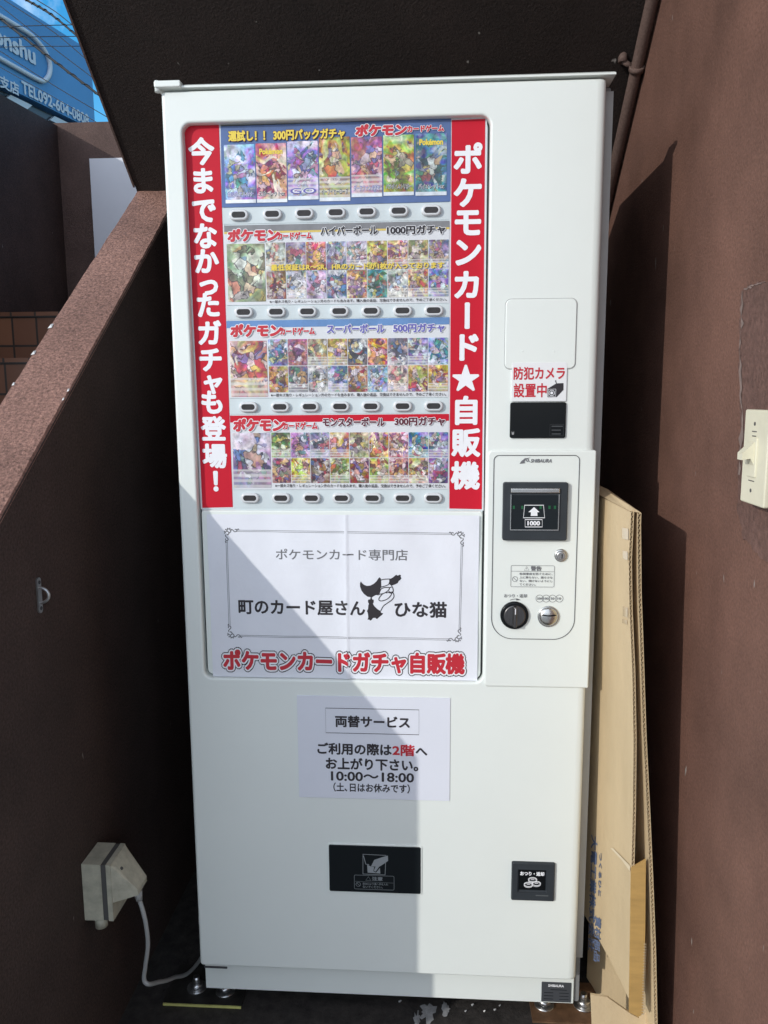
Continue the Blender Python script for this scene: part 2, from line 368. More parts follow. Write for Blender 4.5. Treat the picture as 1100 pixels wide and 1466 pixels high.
# lettering ---------------------------------------------------------
TC = {}
def glyphs(s):
    if s not in TC:
        c = bpy.data.curves.new('lettering', 'FONT'); c.body = s; c.size = 1; c.resolution_u = 3
        o = bpy.data.objects.new('lettering', c); me = bpy.data.meshes.new_from_object(o)
        TC[s] = ([(v.co.x, v.co.y) for v in me.vertices], [list(p.vertices) for p in me.polygons])
        bpy.data.objects.remove(o); bpy.data.meshes.remove(me); bpy.data.curves.remove(c)
    return TC[s]
def bolden(vs, fs, b, n):
    """stroke weight: copies of the letter shifted round a small circle, each a hair in front of the last"""
    out = [(x, y, 0) for x, y in vs]; of = [f[:] for f in fs]
    if b > 0:
        for k in range(n):
            a = 2 * math.pi * k / n; o = len(out)
            out += [(x + b * math.cos(a), y + b * math.sin(a), k + 1) for x, y in vs]; of += [[i + o for i in f] for f in fs]
    return out, of
def text(mb, s, x0, x1, z0, z1, y, b=0.0, n=8, shear=0.0, to=None, grow_b=0.0, eps=1.6e-5):
    vs, fs = glyphs(s)
    xs = [v[0] for v in vs]; ys = [v[1] for v in vs]
    ax, bx, ay, by = min(xs), max(xs), min(ys), max(ys)
    core = b - grow_b                        # the box is that of the core lettering; an outline grows beyond it
    sx = (x1 - x0) / (bx - ax + 2 * core); sz = (z1 - z0) / (by - ay + 2 * core)
    v2, f2 = bolden(vs, fs, b, n)
    P = []
    for (x, yy, k) in v2:
        X = x0 + (x - ax + core) * sx; Z = z0 + (yy - ay + core) * sz; X += shear * (Z - z0)
        p = (X, y - k * eps, Z); P.append(to(p) if to else p)
    mb.add(P, f2)
def glyph(mb, ch, cx, cz, em, y, b=.04, n=8, rot=0.0, eps=1.6e-5, wide=1.0):
    vs, fs = glyphs(ch); v2, f2 = bolden(vs, fs, b, n); c, s_ = math.cos(rot), math.sin(rot)
    xs = [v[0] for v in vs]; mxx = (min(xs) + max(xs)) / 2
    ox = mxx if ch in '！!' else .5
    P = []
    for x, yy, k in v2:
        a, d = (x - ox) * wide, yy - .37
        P.append((cx + (a * c - d * s_) * em, y - k * eps, cz + (a * s_ + d * c) * em))
    mb.add(P, f2)
def ptext(name, s, box, y, m, parent, b=0.0, n=8, shear=0.0, origin=None):
    mb = MB(); text(mb, s, *pxbox(*box, y), y, b, n, shear); return mb.build(name, m, parent, origin)

# ================================================================== SETTING
XR, XL, XO = 0.93, -0.172, -0.287            # right wall, parapet inside and outside faces
XW, YB = -1.314, 2.40                        # wall beyond the stairs, back wall
rz = lambda y: 1.1145 + 0.747 * (y + 0.308)  # parapet rail height
sz = lambda y: 2.338 - 0.825 * y             # underside of the upper flight

g = MB(); n_ = 60
g.add([(-400, -400, 0), (400, -400, 0), (400, 400, 0), (-400, 400, 0)], [(0, 1, 2, 3)])
struct(g.build('ground', M['ground']))
g = MB(); g.add([(-60, -60, .004), (60, -60, .004), (60, -.72, .004), (-60, -.72, .004)], [(0, 1, 2, 3)])
struct(g.build('bounce_pavement', mat('bounce_paving', (.36, .345, .32), .8, var=.15, vscale=3, bump=.4, bscale=80)))  # unseen pale ground, added to bounce sunlight onto the machine front

# parapet of the lower flight
pw = thing('stair_parapet', (XL, 0, 0), 'low brown stucco wall with sloping sunlit top beside the vending machine', 'wall')
b = MB(); yI = (2.338 - 1.1145 - 0.747 * .308) / (0.747 + .825)
ys = [-0.60 + (yI + 0.60) * k / 40 for k in range(41)]
b.prism([(-0.60, 0), (1.39, 0), (1.39, sz(1.39) - .006), (yI, rz(yI) - .006), (-0.60, rz(-.60) - .006)], XO, XL, 0)
b.build('wall_body', M['stuccoshade'], pw)
b = MB()
# the coping is a sheet whose arrises wander a little, as trowelled render does
top = []
random.seed(3)
for i, y in enumerate(ys):
    j = lambda s=.0008: random.uniform(-s, s)
    z = rz(y)
    top.append([Vector((XO - .001 + j(), y, z - .010)), Vector((XO + .003 + j(), y, z - .001 + j(.001))), Vector((XO + .02, y, z)), Vector(((XO + XL) / 2, y, z + j(.001))),
                Vector((XL - .02, y, z)), Vector((XL - .003 + j(), y, z - .001 + j(.001))), Vector((XL + .0004, y, z - .010))])
vs = [p for L in top for p in L]; fs = []
for i in range(40):
    for k in range(6): fs.append((i * 7 + k, i * 7 + k + 1, (i + 1) * 7 + k + 1, (i + 1) * 7 + k))
b.add(vs, fs, False); fs0 = [tuple(range(7))]
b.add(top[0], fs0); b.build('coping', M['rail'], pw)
for (u, v, s_) in ((73, 467, .007), (49, 513, .006), (99, 574, .0035), (91, 574 + 0, .003), (18, 527, .004)):
    p = at(u, v, 0, XO + .004 if u < 80 else XL - .002); p.z = rz(p.y)
    c = MB(); w = s_
    c.add([p + Vector((-w * .5, -w, .001 - .75 * w)), p + Vector((w * .6, -w * .7, .001 - .5 * w)), p + Vector((w * .4, w, .001 + .75 * w)), p + Vector((-w * .3, w * .8, .001 + .6 * w)), p + Vector((0, 0, .004))],
          [(0, 1, 4), (1, 2, 4), (2, 3, 4), (3, 0, 4)])
    c.build('paint_chip', M['chip'], pw)

# upper flight overhead
uf = thing('upper_stair_flight', (0.3, 0, 2.4), 'dark brown sloping underside of the stairs overhead', 'stairs')
b = MB()
b.prism([(-1.75, sz(-1.75)), (1.40, sz(1.40)), (YB, sz(1.40)), (YB, sz(1.40) + .16), (1.46, sz(1.40) + .16), (-1.75, sz(-1.75) + .24)], XO + .002, XR - .001, 0)
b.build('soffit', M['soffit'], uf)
b = MB(); b.prism([(-1.75, sz(-1.75) - .004), (.62, sz(.62) - .004), (.62, sz(.62) + .02), (-1.75, sz(-1.75) + .02)], XO - .003, XO + .0015, 0)
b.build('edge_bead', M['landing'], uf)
b = MB(); b.prism([(-1.75, sz(-1.75) + .24), (1.46, sz(1.46) + .24), (1.46, sz(1.46) + 1.0), (-1.75, sz(-1.75) + 1.0)], XO + .002, XO + .118, 0)
b.build('balustrade', M['stucco'], uf)

# right wall with a rough repair round the switch
rw = thing('side_wall', (XR, 0, 0), 'tall sunlit brown stucco wall right of the vending machine', 'wall')
MB().box(XR, XR + .16, -1.15, YB, 0, 4.2).build('wall_body', M['stucco'], rw)
pp = [(1063, 415), (1078, 408), (1100, 402), (1130, 395), (1135, 820), (1096, 800), (1066, 770), (1058, 720), (1062, 600), (1060, 500)]
pl = []
random.seed(5)
for i in range(len(pp)):
    a, c = Vector(pp[i]), Vector(pp[(i + 1) % len(pp)])
    for k in range(8):
        q = a.lerp(c, k / 8); q += Vector((random.uniform(-2, 2), random.uniform(-3, 3))); P = at(q.x, q.y, 0, XR); pl.append((P.y, P.z))
MB().prism(pl, XR - .0025, XR + .01, 0).build('repair_patch', M['patch'], rw)

random.seed(8)
ed = [Vector(q) for q in ((1098, 403), (1078, 408), (1064, 416), (1060, 500), (1062, 600), (1058, 690))]; b = MB(); vs = []; fs = []
for i in range(len(ed) - 1):
    for k in range(9):
        q = ed[i].lerp(ed[i + 1], k / 9) + Vector((random.uniform(-1.5, 1.5), random.uniform(-1, 1))); w = max(.1, random.gauss(1.1, .9))
        for s_ in (-w, w):
            P = at(q.x + s_, q.y + s_ * .4, 0, XR - .0034); vs.append((P.x, P.y, P.z))
for i in range(len(vs) // 2 - 1): fs.append((2 * i, 2 * i + 1, 2 * i + 3, 2 * i + 2))
b.add(vs, fs); b.build('patch_edge', mat('dusty_render_edge', (.20, .145, .125), .9, var=.4, vscale=60), rw)
# stairs on the left, their outer wall and the wall at the landing
st = thing('tiled_staircase', (-.8, 1.4, 0), 'dark brown tiled steps rising behind the sloping parapet', 'stairs')
RIS, TRD, ZL, YL = .178, .2375, 1.604, 1.42
for k in range(9):
    z1 = ZL - k * RIS; y0 = YL - k * TRD
    b = MB(); b.box(XW + .002, XO - .002, y0 + .006, (YL - (k - 1) * TRD + .005) if k else YB - .002, z1 - RIS + .001, z1 - .018)
    b.cur = 1; b.box(XW + .002, XO - .002, y0, (YL - (k - 1) * TRD + .004) if k else YB - .002, z1 - .018, z1)
    b.build('step', [M['tile'], M['tile']], st, origin=Vector((-.8, y0, z1 - .018 - .104 * 2)))
zt = lambda y: 2.573 + .075 * (y - YB)
b = MB(); b.prism([(0.35, 0), (YB, 0), (YB, zt(YB)), (0.35, zt(.35))], XW - .15, XW, 0)
tag(b.build('stair_side_wall', M['stuccoshade']), 'dark shaded brown wall at the far left of the steps', 'wall')
b = MB(); b.box(XW - .15, 2.2, YB, YB + .15, 0, zt(YB) + .012)
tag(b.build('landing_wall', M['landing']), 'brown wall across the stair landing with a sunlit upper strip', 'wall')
a = F(128, 227, YB - .02); c = F(135.5, 371, YB - .02)
b = MB(); b.box(a.x, a.x + .62, YB - .02, YB - .002, a.z - .62, a.z)
tag(b.build('white_board', M['whitepanel']), 'plain white board fixed to the landing wall behind the parapet', 'board')

# conduit along the corner
pc = thing('conduit_pipe', (XR, .4, 2), 'brown painted pipe running up the corner of wall and soffit', 'pipe')
off = lambda y: Vector((XR - .017, y, sz(y) - .022))
MB().tube([off(-1.5), off(-.5), off(.2), off(.9), off(1.3)], .0125, 14).build('pipe_run', M['pipe'], pc)
for y in (.40, -.55):
    p = off(y); t = Vector((0, 1, -.825)).normalized()
    MB().tube([p - t * .006, p + t * .006], .0165, 14).build('clamp', M['pipe'], pc)
    b = MB(); b.tube([p + Vector((-.012, 0, .004)), p + Vector((-.03, .0, .016))], .006, 8); b.tube([p + Vector((-.03, 0, .012)), p + Vector((-.03, 0, .03))], .010, 8)
    b.build('clamp_ear', M['pipe'], pc)

# ------------------------------------------------------------------ far building with the blue sign
fd = Vector((.238, .971, 0)).normalized()          # along the facade, away from us
fp = CAMP + ray(134, 140) * 24.0
fnv = Vector((fd.y, -fd.x, 0))                     # facade normal towards us
def fac(u, v, out=0.0):
    d = ray(u, v); q = fp + fnv * out; t = (q - CAMP).dot(fnv) / d.dot(fnv); return CAMP + d * t
bl = thing('commercial_building', (fp.x, fp.y, 0), 'blue fronted building with large white lettering in the distance', 'building')
def fz(s, z, out=0.0): p = fp + fd * s + fnv * out; return Vector((p.x, p.y, z))
ztop = fac(122, 68).z; zbot = fac(134, 186).z; s_r = 0.0
sr2 = (fac(121, 68) - fp).dot(fd); zc = fac(134, 100).z
def fprism(mb, pts, o0, o1):
    A = [fz(s, z, o0) for s, z in pts]; B = [fz(s, z, o1) for s, z in pts]; n = len(pts)
    mb.add(A + B, [list(range(n))[::-1], list(range(n, 2 * n))] + [(i, (i + 1) % n, n + (i + 1) % n, n + i) for i in range(n)])
b = MB(); fprism(b, [(-16, zbot), (0, zbot), (0, zc), (sr2, ztop), (-16, ztop)], -.4, 0.0); b.build('sign_front', M['signblue'], bl)
b = MB(); fprism(b, [(-16, 0), (-.2, 0), (-.2, zbot - .02), (-16, zbot - .02)], -6, -.45); b.build('wall', M['concrete'], bl)
for k in range(7):
    b = MB(); fprism(b, [(-15 + k * 2.1, zbot - 1.6), (-13.4 + k * 2.1, zbot - 1.6), (-13.4 + k * 2.1, zbot - .35), (-15 + k * 2.1, zbot - .35)], -.452, -.38); b.build('window', M['shutter'], bl)
b = MB(); fprism(b, [(-16, zbot - .30), (-.2, zbot - .30), (-.2, zbot - .06), (-16, zbot - .06)], -.44, -.2); b.build('eave', M['shutter'], bl)
for k in range(9):
    b = MB(); fprism(b, [(-15.5 + k * 1.7, zbot - .27), (-14.7 + k * 1.7, zbot - .27), (-14.5 + k * 1.7, zbot - .1), (-15.3 + k * 1.7, zbot - .1)], -.19, -.1); b.build('eave_bracket', M['signwhite'], bl)  # pale structural pieces under the sign
def ftext(name, s, pA, pB, hA, hB, bold, m):
    """lettering along the facade between two photo points (bottom left, bottom right)"""
    a, c = fac(*pA, .03), fac(*pB, .03); sa, sb = (a - fp).dot(fd), (c - fp).dot(fd)
    z0 = (a.z + c.z) / 2; z1 = z0 + (hA + hB) / 2
    mb = MB(); text(mb, s, sa, sb, z0, z1, 0, bold, 8, to=lambda p: fz(p[0], p[2], .03 - p[1] * 30)); mb.build(name, m, bl)
hh = abs(fac(46, 74, .03).z - fac(46, 94, .03).z)
ftext('lettering', 'onshu', (-9, 59), (52, 95), hh * 1.25, hh * 1.25, .04, M['signwhite'])
hh = abs(fac(70, 133).z - fac(70, 150).z)
ftext('lettering', '南支店', (-14, 121), (28, 135), hh, hh, .03, M['signwhite'])
ftext('lettering', 'TEL092-604-0808', (32, 134), (128, 180), hh, hh, .03, M['signwhite'])
ol = [(-30, 6), (0, 23), (25, 38), (45, 51), (60, 67), (68, 80), (72, 94), (70, 108), (62, 116), (52, 113), (30, 101), (0, 84), (-30, 66)]
pts = [fac(u, v, .04) for u, v in ol]; sp = spline(pts, 5)
MB().tube(sp, .07, 6).build('logo_outline', M['signwhite'], bl)

# overhead cables
wires = [((38, 0), (74, 21), (117, 57), 11, .016, 'thick'), ((53, 0), (80, 17), (104, 36), 11.5, .007, 'thin'), ((0, 8), (68, 62), (139, 116), 12, .007, 'thin'),
         ((0, 26), (68, 80), (150, 142), 10, .017, 'thick'), ((0, 73), (80, 124), (161, 172), 12.5, .007, 'thin'), ((0, 96), (75, 138), (147, 180), 13, .006, 'thin'),
         ((0, 38.5), (60, 36.5), (109, 35.5), 14, .007, 'level'), ((0, 54), (60, 52.5), (115, 52), 14.2, .007, 'level'), ((0, 67.5), (60, 66.5), (118, 66), 14.4, .006, 'level'), ((20, 9), (80, 48), (150, 108), 10.6, .006, 'thin')]
lab = {'thick': 'thick black bundled cable crossing in front of the blue sign', 'thin': 'thin black cable slanting across the sky and blue sign', 'level': 'thin black cable running level across the blue sign'}
for a, m_, c, d, r, k in wires:
    A, B_, C_ = [CAMP + ray(*q) * d for q in (a, m_, c)]
    pts = [A + (A - B_) * 2.5, A + (A - B_) * 1, A, B_, C_, C_ + (C_ - B_) * 1, C_ + (C_ - B_) * 2.5]
    b = MB(); b.tube(spline(pts, 3), r, 6)
    if k == 'thick':
        hx = spline(pts, 30); rx = [h + Vector((0, math.sin(i * .9), math.cos(i * .9))) * r * 1.3 for i, h in enumerate(hx)]
        b.tube(rx, r * .4, 5)
    tag(b.build('overhead_cable', M['wire']), lab[k], 'cable', {'thick': 'thick overhead cables', 'thin': 'slanting thin overhead cables', 'level': 'level overhead cables'}[k])

# ================================================================== VENDING MACHINE
ZB, ZT = 0.125, 1.8213
vm = thing('vending_machine', (.385, .2, 0), 'tall white card vending machine with red lettered banners', 'vending machine')
# cabinet and skirt
b = MB(); Ls = [rr(0.006, .784, .05, ZT - .004, .004, y) for y in (.44, .036)]
b.loops(Ls, True, True); b.build('cabinet', M['cabinet'], vm)
sk = MB(); a = F(287, 1414, .03); plate(sk, .002, .772, a.z, ZB + .02, .001, .2, .03, .001); sk.build('kick_plate', M['white'], vm)
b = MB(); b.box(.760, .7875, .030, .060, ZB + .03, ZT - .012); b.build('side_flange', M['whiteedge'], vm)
# door shell with recessed window
x0, x1 = 0.0, .77
wx0, wx1, wz0, wz1 = pxbox(260.5, 170, 700.5, 170, 0)[0], 0, 0, 0
wx0 = (F(259.5, 190).x + F(293, 950).x) / 2; wx1 = (F(701, 190).x + F(693, 950).x) / 2
wz1 = (F(300, 176).z + F(680, 163.5).z) / 2; wz0 = (F(320, 971.5).z + F(670, 977).z) / 2
WR = .016
d = MB()
RE = (.006, .014, .014, .006)
def outer(t, y): return rr(x0 + t, x1 - t * 1.0, ZB + t, ZT - t, (.004, .006, .006, .004), y)
er = .010
Ls = [rr(x0, x1, ZB, ZT, .006, .034)]
for k in range(7):
    a = rad(90 * k / 6); q = er * (1 - math.cos(a)); Ls.append(rr(x0 + q * .6, x1 - q * 1.5, ZB + q * .5, ZT - q * .5, .006, er * (1 - math.sin(a))))
d.loops(Ls)
lip = .004; In = [rr(wx0 - lip, wx1 + lip, wz0 - lip, wz1 + lip, WR + lip, 0)]
for k in range(1, 6):
    a = rad(90 * k / 5); In.append(rr(wx0 - lip * (1 - math.sin(a)), wx1 + lip * (1 - math.sin(a)), wz0 - lip * (1 - math.sin(a)), wz1 + lip * (1 - math.sin(a)), WR + lip * (1 - math.sin(a)), lip * (1 - math.cos(a))))
In.append(rr(wx0, wx1, wz0, wz1, WR, .022))
ring(d, Ls[-1], In[0])
d.loops([L for L in In])
door = d.build('door', M['white'], vm)
b = MB(); b.loops([rr(wx0 + .0002, wx1 - .0002, wz0 + .0002, wz1 - .0002, WR, .0205), rr(wx0 + .004, wx1 - .004, wz0 + .004, wz1 - .004, WR - .003, .0195)]); b.build('window_gasket', M['gasket'], door)
# top rail and hinge
b = MB(); b.prism([(-.006, ZT + .002), (.05, ZT + .002), (.05, ZT + .010), (.004, ZT + .010), (-.006, ZT + .005)], -.003, .783, 0); b.build('top_rail', M['white'], vm)
hg = MB(); plate(hg, -.007, .040, ZT + .0015, ZT + .0125, .003, .03, -.012, .002); hg.tube([(-.003, -.004, ZT - .004), (-.003, -.004, ZT + .014)], .005, 12)
hg.build('hinge', M['white'], door)
b = MB(); b.box(.010, .058, -.0008, .002, ZB - .0035, ZB - .0005); b.build('door_slot', M['gasket'], door)  # slot drawn as a dark strip, its shadow put in as colour

# display board
YD = .016
b = MB(); plate(b, wx0 + .0035, wx1 - .0035, wz0 + .003, wz1 - .003, WR - .003, .0215, YD, .001)
board = b.build('display_board', M['board'], vm)

def quad(mb, pts, y0, y1):
    P = [F(u, v, y1) for u, v in pts]                # tl tr br bl
    mb.prism([(p.x, p.z) for p in P], y1, y0, 1)
# red banners
def banner(pts, chars, label):
    mb = MB(); quad(mb, pts, YD, YD - .0015); bo = mb.build('banner', M['red'], vm); bo['label'] = label
    mb = MB(); quad(mb, [(pts[0][0] - 2.5, pts[0][1] - 3), (pts[1][0] + 2.5, pts[1][1] - 3), (pts[2][0] + 2.5, pts[2][1] + 2), (pts[3][0] - 2.5, pts[3][1] + 2)], YD, YD - .0008); mb.build('film_edge', M['sheetwhite'], bo)
    mb = MB()
    for ch, u, v, em in chars:
        p = F(u, v, YD - .002); glyph(mb, ch, p.x, p.z, em, YD - .0018, .042, 10, rad(-90) if ch == 'ー' else 0, wide=1.0)
    mb.build('lettering', M['letterwhite'], bo)
ls = list(zip('今までなかったガチャも登場！', (217, 259, 301, 338, 374, 407, 437, 477, 515, 547, 576, 614, 653, 689)))
banner([(264, 180), (313.5, 178), (333.5, 726), (290, 727)], [(c, 288.5 + (v - 217) * .0437 + (2 if c in 'っャ' else 0), v, .047 if c not in 'っャ' else .045) for c, v in ls], 'left red banner in smaller white lettering')
ls = list(zip('ポケモンカード★自販機', (228, 276, 318, 361, 408, 452, 497, 542, 588, 634, 681)))
banner([(647, 172), (695, 170), (690, 729), (643.5, 728)], [(c, 670.5 - (v - 226) * .0085, v, .053) for c, v in ls], 'right red banner in larger white lettering')

# display sheets with card pictures
def card(x0, x1, z0, z1, col, sheet, y, art=True, frame=None):
    cx, cz = (x0 + x1) / 2, (z0 + z1) / 2
    mb = MB(); plate(mb, x0, x1, z0, z1, .0012, y, y - .0006, .0003, 2)
    o = mb.build('card_picture', M['art'], sheet, origin=(cx, y, cz)); o.color = (*srgb(*col), min(1, .034 / (x1 - x0)))
    return o
YS = YD - .0015
# row one: seven packs on blue
def pq(u, v, y=YS): p = F(u, v, y); return p.x, p.z
mb = MB(); quad(mb, [(316, 181), (646, 169.5), (645, 288.5), (318, 297)], YD, YS); s1 = mb.build('display_sheet', M['navy'], vm); s1['label'] = 'blue sheet showing seven card packs'
packs = [(322, 207, 366, 291, (120, 170, 225)), (367, 205, 411, 290, (190, 60, 70)), (412, 202, 456, 286, (140, 130, 215)), (457, 196, 501.5, 288, (205, 170, 80)), (503, 196, 547.5, 282, (190, 110, 160)), (549, 193, 593, 280, (180, 190, 70)), (595, 191, 640, 280, (70, 150, 165))]
names = ['白熱のアルカナ', 'スカーレットex', 'GO', 'イーブイヒーローズ', 'ダークファンタズマ', 'パラダイムトリガー', 'バイオレットex']
for (u0, v0, u1, v1, col), nm in zip(packs, names):
    bx = pxbox(u0 + .2, v0, u1 - .2, v1, YS); card(*bx, col, s1, YS)
    h = bx[3] - bx[2]
    mb = MB(); mb.box(bx[0], bx[1], YS - .0011, YS - .0002, bx[2], bx[2] + h * .06); mb.build('pack_seal', M['zinc'], s1)
    w = bx[1] - bx[0]
    mb = MB(); text(mb, nm, bx[0] + w * .07, bx[1] - w * .07, bx[2] + h * .10, bx[2] + h * .20, YS - .0012, .07, 8); mb.build('lettering', M['letterwhite'], s1)
    mb = MB(); text(mb, nm, bx[0] + w * .07, bx[1] - w * .07, bx[2] + h * .10, bx[2] + h * .20, YS - .0014, .015, 4); mb.build('lettering', M['letterblue'] if nm[0] in '白ダG' else M['letterblack'], s1)
    if nm.endswith('ex'):
        mb = MB(); text(mb, 'Pokémon', bx[0] + w * .12, bx[1] - w * .12, bx[3] - h * .19, bx[3] - h * .09, YS - .0012, .05, 8); mb.build('lettering', M['letteryellow'], s1)
def outlined(s, box, y, mcore, mout, parent, b=.03, o=.06, n=10, shear=0.0):
    bx = pxbox(*box, y)
    mb = MB(); text(mb, s, *bx, y, b + o, n, shear, grow_b=o); mb.build('lettering_outline', mout, parent)
    mb = MB(); text(mb, s, *bx, y - .00035, b, n, shear); return mb.build('lettering', mcore, parent)
YT = YS - .0018
outlined('運試し！！ 300円パックガチャ', (327, 185, 494, 201), YT, M['letteryellow'], M['lettermaroon'], s1, .045, .05)
outlined('ポケモン', (508, 177, 582, 195), YT, M['letterred'], M['letterwhite'], s1, .07, .06, shear=.12)
outlined('カードゲーム', (583, 179, 636, 189), YT, M['letterred'], M['letterwhite'], s1, .065, .07)

P1 = [(200, 120, 120), (150, 150, 190), (220, 150, 90), (190, 190, 200), (230, 200, 140), (140, 170, 200), (210, 180, 190), (160, 190, 150), (120, 120, 150), (200, 120, 160)]
def sheet(quadpx, head, band, title, price, tcol, tout, big, c0, c1, rows, cols, label, disc_box, tx):
    (tl, tr, br, bl_) = quadpx
    mb = MB(); quad(mb, quadpx, YD, YS); sh = mb.build('display_sheet', M['sheetwhite'], vm); sh['label'] = label
    hb = (head - tl[1])
    mb = MB(); quad(mb, [tl, tr, (tr[0], tr[1] + hb * .42), (tl[0] + .3, tl[1] + hb * .42)], YS, YS - .0004); mb.build('header_band', band, sh)
    if band is M['bandgrey']:
        mb = MB(); quad(mb, [(tl[0], tl[1] + hb * .43), (tr[0], tr[1] + hb * .43), (tr[0], tr[1] + hb * .56), (tl[0] + .3, tl[1] + hb * .56)], YS, YS - .0004); mb.build('header_stripe', M['bandyellow'], sh)
    ty = tl[1] + 2; dx = tx
    outlined('ポケモン', (dx, ty + 2, dx + 74, ty + 21), YT, M['letterred'], M['letterwhite'], sh, .07, .06, shear=.10)
    outlined('カードゲーム', (dx + 72, ty + 7, dx + 122, ty + 18), YT, M['letterred'], M['letterwhite'], sh, .065, .07)
    outlined(title, (*tout, ), YT, tcol[0], tcol[1], sh, .05, .06)
    outlined(price[0], price[1], YT, tcol[0], tcol[1], sh, .05, .06)
    bx = pxbox(*big, YS); card(*bx, rows[2], sh, YS)
    X0, X1 = F(c0, (head + br[1]) / 2, YS).x, F(c1, (head + br[1]) / 2, YS).x
    Z1, Z0 = F(520, head, YS).z, F(520, disc_box[1] - 1, YS).z
    k = 0
    for r in range(2):
        for c in range(9):
            w = (X1 - X0) / 9; h = (Z1 - Z0) / 2
            card(X0 + c * w + .0006, X0 + (c + 1) * w - .0006, Z1 - (r + 1) * h + .0006, Z1 - r * h - .0006, rows[r][c], sh, YS)
    ptext('lettering', '※一部キズ有り・レギュレーション外のカードも含みます。購入後の返品、交換はできませんので、予めご了承ください。', disc_box, YT, M['letterblack'], sh, .02, 4)
    return sh
s2 = sheet([(321, 323), (643.6, 316), (643.6, 433.5), (325.5, 437)], 344.5, M['bandgrey'], 'ハイパーボール', ('1000円ガチャ', (554, 322.5, 638, 335.5)), (M['letterblack'], M['letterwhite']), (459, 323.5, 541, 336.5),
      (326, 349, 380, 432), 381, 643,
      [[(190, 195, 185), (115, 115, 150), (215, 85, 90), (150, 165, 190), (150, 150, 185), (220, 195, 110), (225, 140, 140), (165, 135, 110), (130, 140, 180)],
       [(130, 60, 60), (205, 205, 215), (190, 180, 215), (85, 115, 160), (215, 150, 100), (60, 150, 130), (215, 215, 205), (200, 150, 90), (100, 140, 190)], (175, 190, 150)],
      [], 'charcoal headed sheet of card pictures priced 1000 yen', (386, 428, 640, 432.5), 325)
outlined('最低保証はR～SR、HRのカードが1枚が入っております', (388, 376.5, 636, 386), YT - .0006, M['letteryellow'], M['kraft'], s2, .03, .03, 6)
s3 = sheet([(324.5, 459.5), (643.6, 454), (642.5, 568.5), (329.5, 570)], 484, M['blue'], 'スーパーボール', ('500円ガチャ', (563, 463, 637, 476)), (M['letterblue'], M['letterwhite']), (468, 464, 551, 477),
      (330, 488, 383, 568), 384.5, 642,
      [[(120, 155, 200), (200, 120, 170), (170, 160, 140), (200, 150, 90), (70, 75, 85), (235, 110, 50), (130, 130, 150), (120, 150, 190), (80, 150, 200)],
       [(190, 130, 80), (100, 100, 130), (210, 205, 205), (110, 150, 180), (150, 50, 60), (140, 195, 215), (225, 190, 190), (205, 150, 100), (210, 130, 80)], (205, 130, 110)],
      [], 'blue headed sheet of card pictures priced 500 yen', (388, 562.5, 639, 567.5), 329)
s4 = sheet([(329.5, 595), (643, 592.5), (643, 700), (336, 701)], 618.5, M['red'], 'モンスターボール', ('300円ガチャ', (565, 597, 637.5, 609.5)), (M['lettermaroon'], M['letterwhite']), (462, 598, 551, 610.5),
      (334, 620, 388, 698), 389, 642,
      [[(150, 170, 100), (170, 130, 195), (160, 175, 205), (200, 60, 60), (210, 190, 160), (215, 110, 55), (220, 140, 150), (60, 160, 205), (110, 140, 190)],
       [(150, 80, 110), (225, 185, 80), (110, 50, 60), (150, 160, 60), (170, 60, 80), (195, 185, 90), (170, 80, 110), (195, 150, 100), (110, 100, 170)], (150, 130, 180)],
      [], 'red headed sheet of card pictures priced 300 yen', (394, 693, 638, 698), 333)
# the printed emblem discs on plain energy cards
for sh, pts in ((s4, ((541, 645, (236, 190, 130)), (597.5, 645, (190, 225, 240)))), (s3, ((511, 497, (200, 215, 225)),))):
    for u, v, col in pts:
        p = F(u, v, YS); mb = MB(); disc(mb, p.x, p.z, .0105, YS - .0007, YS - .0009, .0001, 20); o = mb.build('emblem', M['art'], sh, origin=(p.x, YS, p.z)); o.color = (*srgb(*col), 1)

# selection buttons
rowsb = [([342, 390, 435.6, 481, 525, 571, 617.5], 307.6, 300.8), ([349, 395.5, 440, 486, 531, 576.5, 621], 446.8, 444.3), ([355.6, 401, 443.5, 487, 531, 576.5, 621], 582.7, 581.2), ([358, 402.4, 446, 489, 533, 576.5, 620], 713, 713)]
bt = None
for us, va, vb in rowsb:
    for i, u in enumerate(us):
        p = F(u, va + (vb - va) * i / 6, .010)
        if bt is None:
            mb = MB(); plate(mb, -.0175, .0175, -.0095, .0095, .0094, .0065, -.002, .003, 8)
            o = mb.build('selection_button', M['bezel'], vm, origin=(0, 0, 0)); bt = o
            mb = MB(); plate(mb, -.0125, .0125, -.0052, .0052, .0051, -.0018, -.0026, .0005, 8); mb.box(-.008, .008, -.0030, -.0026, -.0006, .0008); ln = mb.build('lens', M['lens'], o, origin=(0, 0, 0))
            o.location = p - WL[vm.name]; ln.location = (0, 0, 0)
        else:
            o = bt.copy(); COL.objects.link(o); o.parent = vm; o.location = p - WL[vm.name]
            l2 = ln.copy(); COL.objects.link(l2); l2.parent = o
# row strips behind the buttons, a shade proud of the board
for tl, tr, br_, bl_ in (((317, 298), (645.5, 289.5), (645, 314.5), (319, 321)), ((325, 438), (644, 434.5), (643.6, 453), (325.5, 458)), ((329, 571), (643, 569.5), (643, 591), (330, 593.5)), ((335, 702), (643, 701), (643, 726), (335, 727))):
    mb = MB(); quad(mb, [tl, tr, br_, bl_], YD, YD - .001); mb.build('button_strip', M['board'], vm)

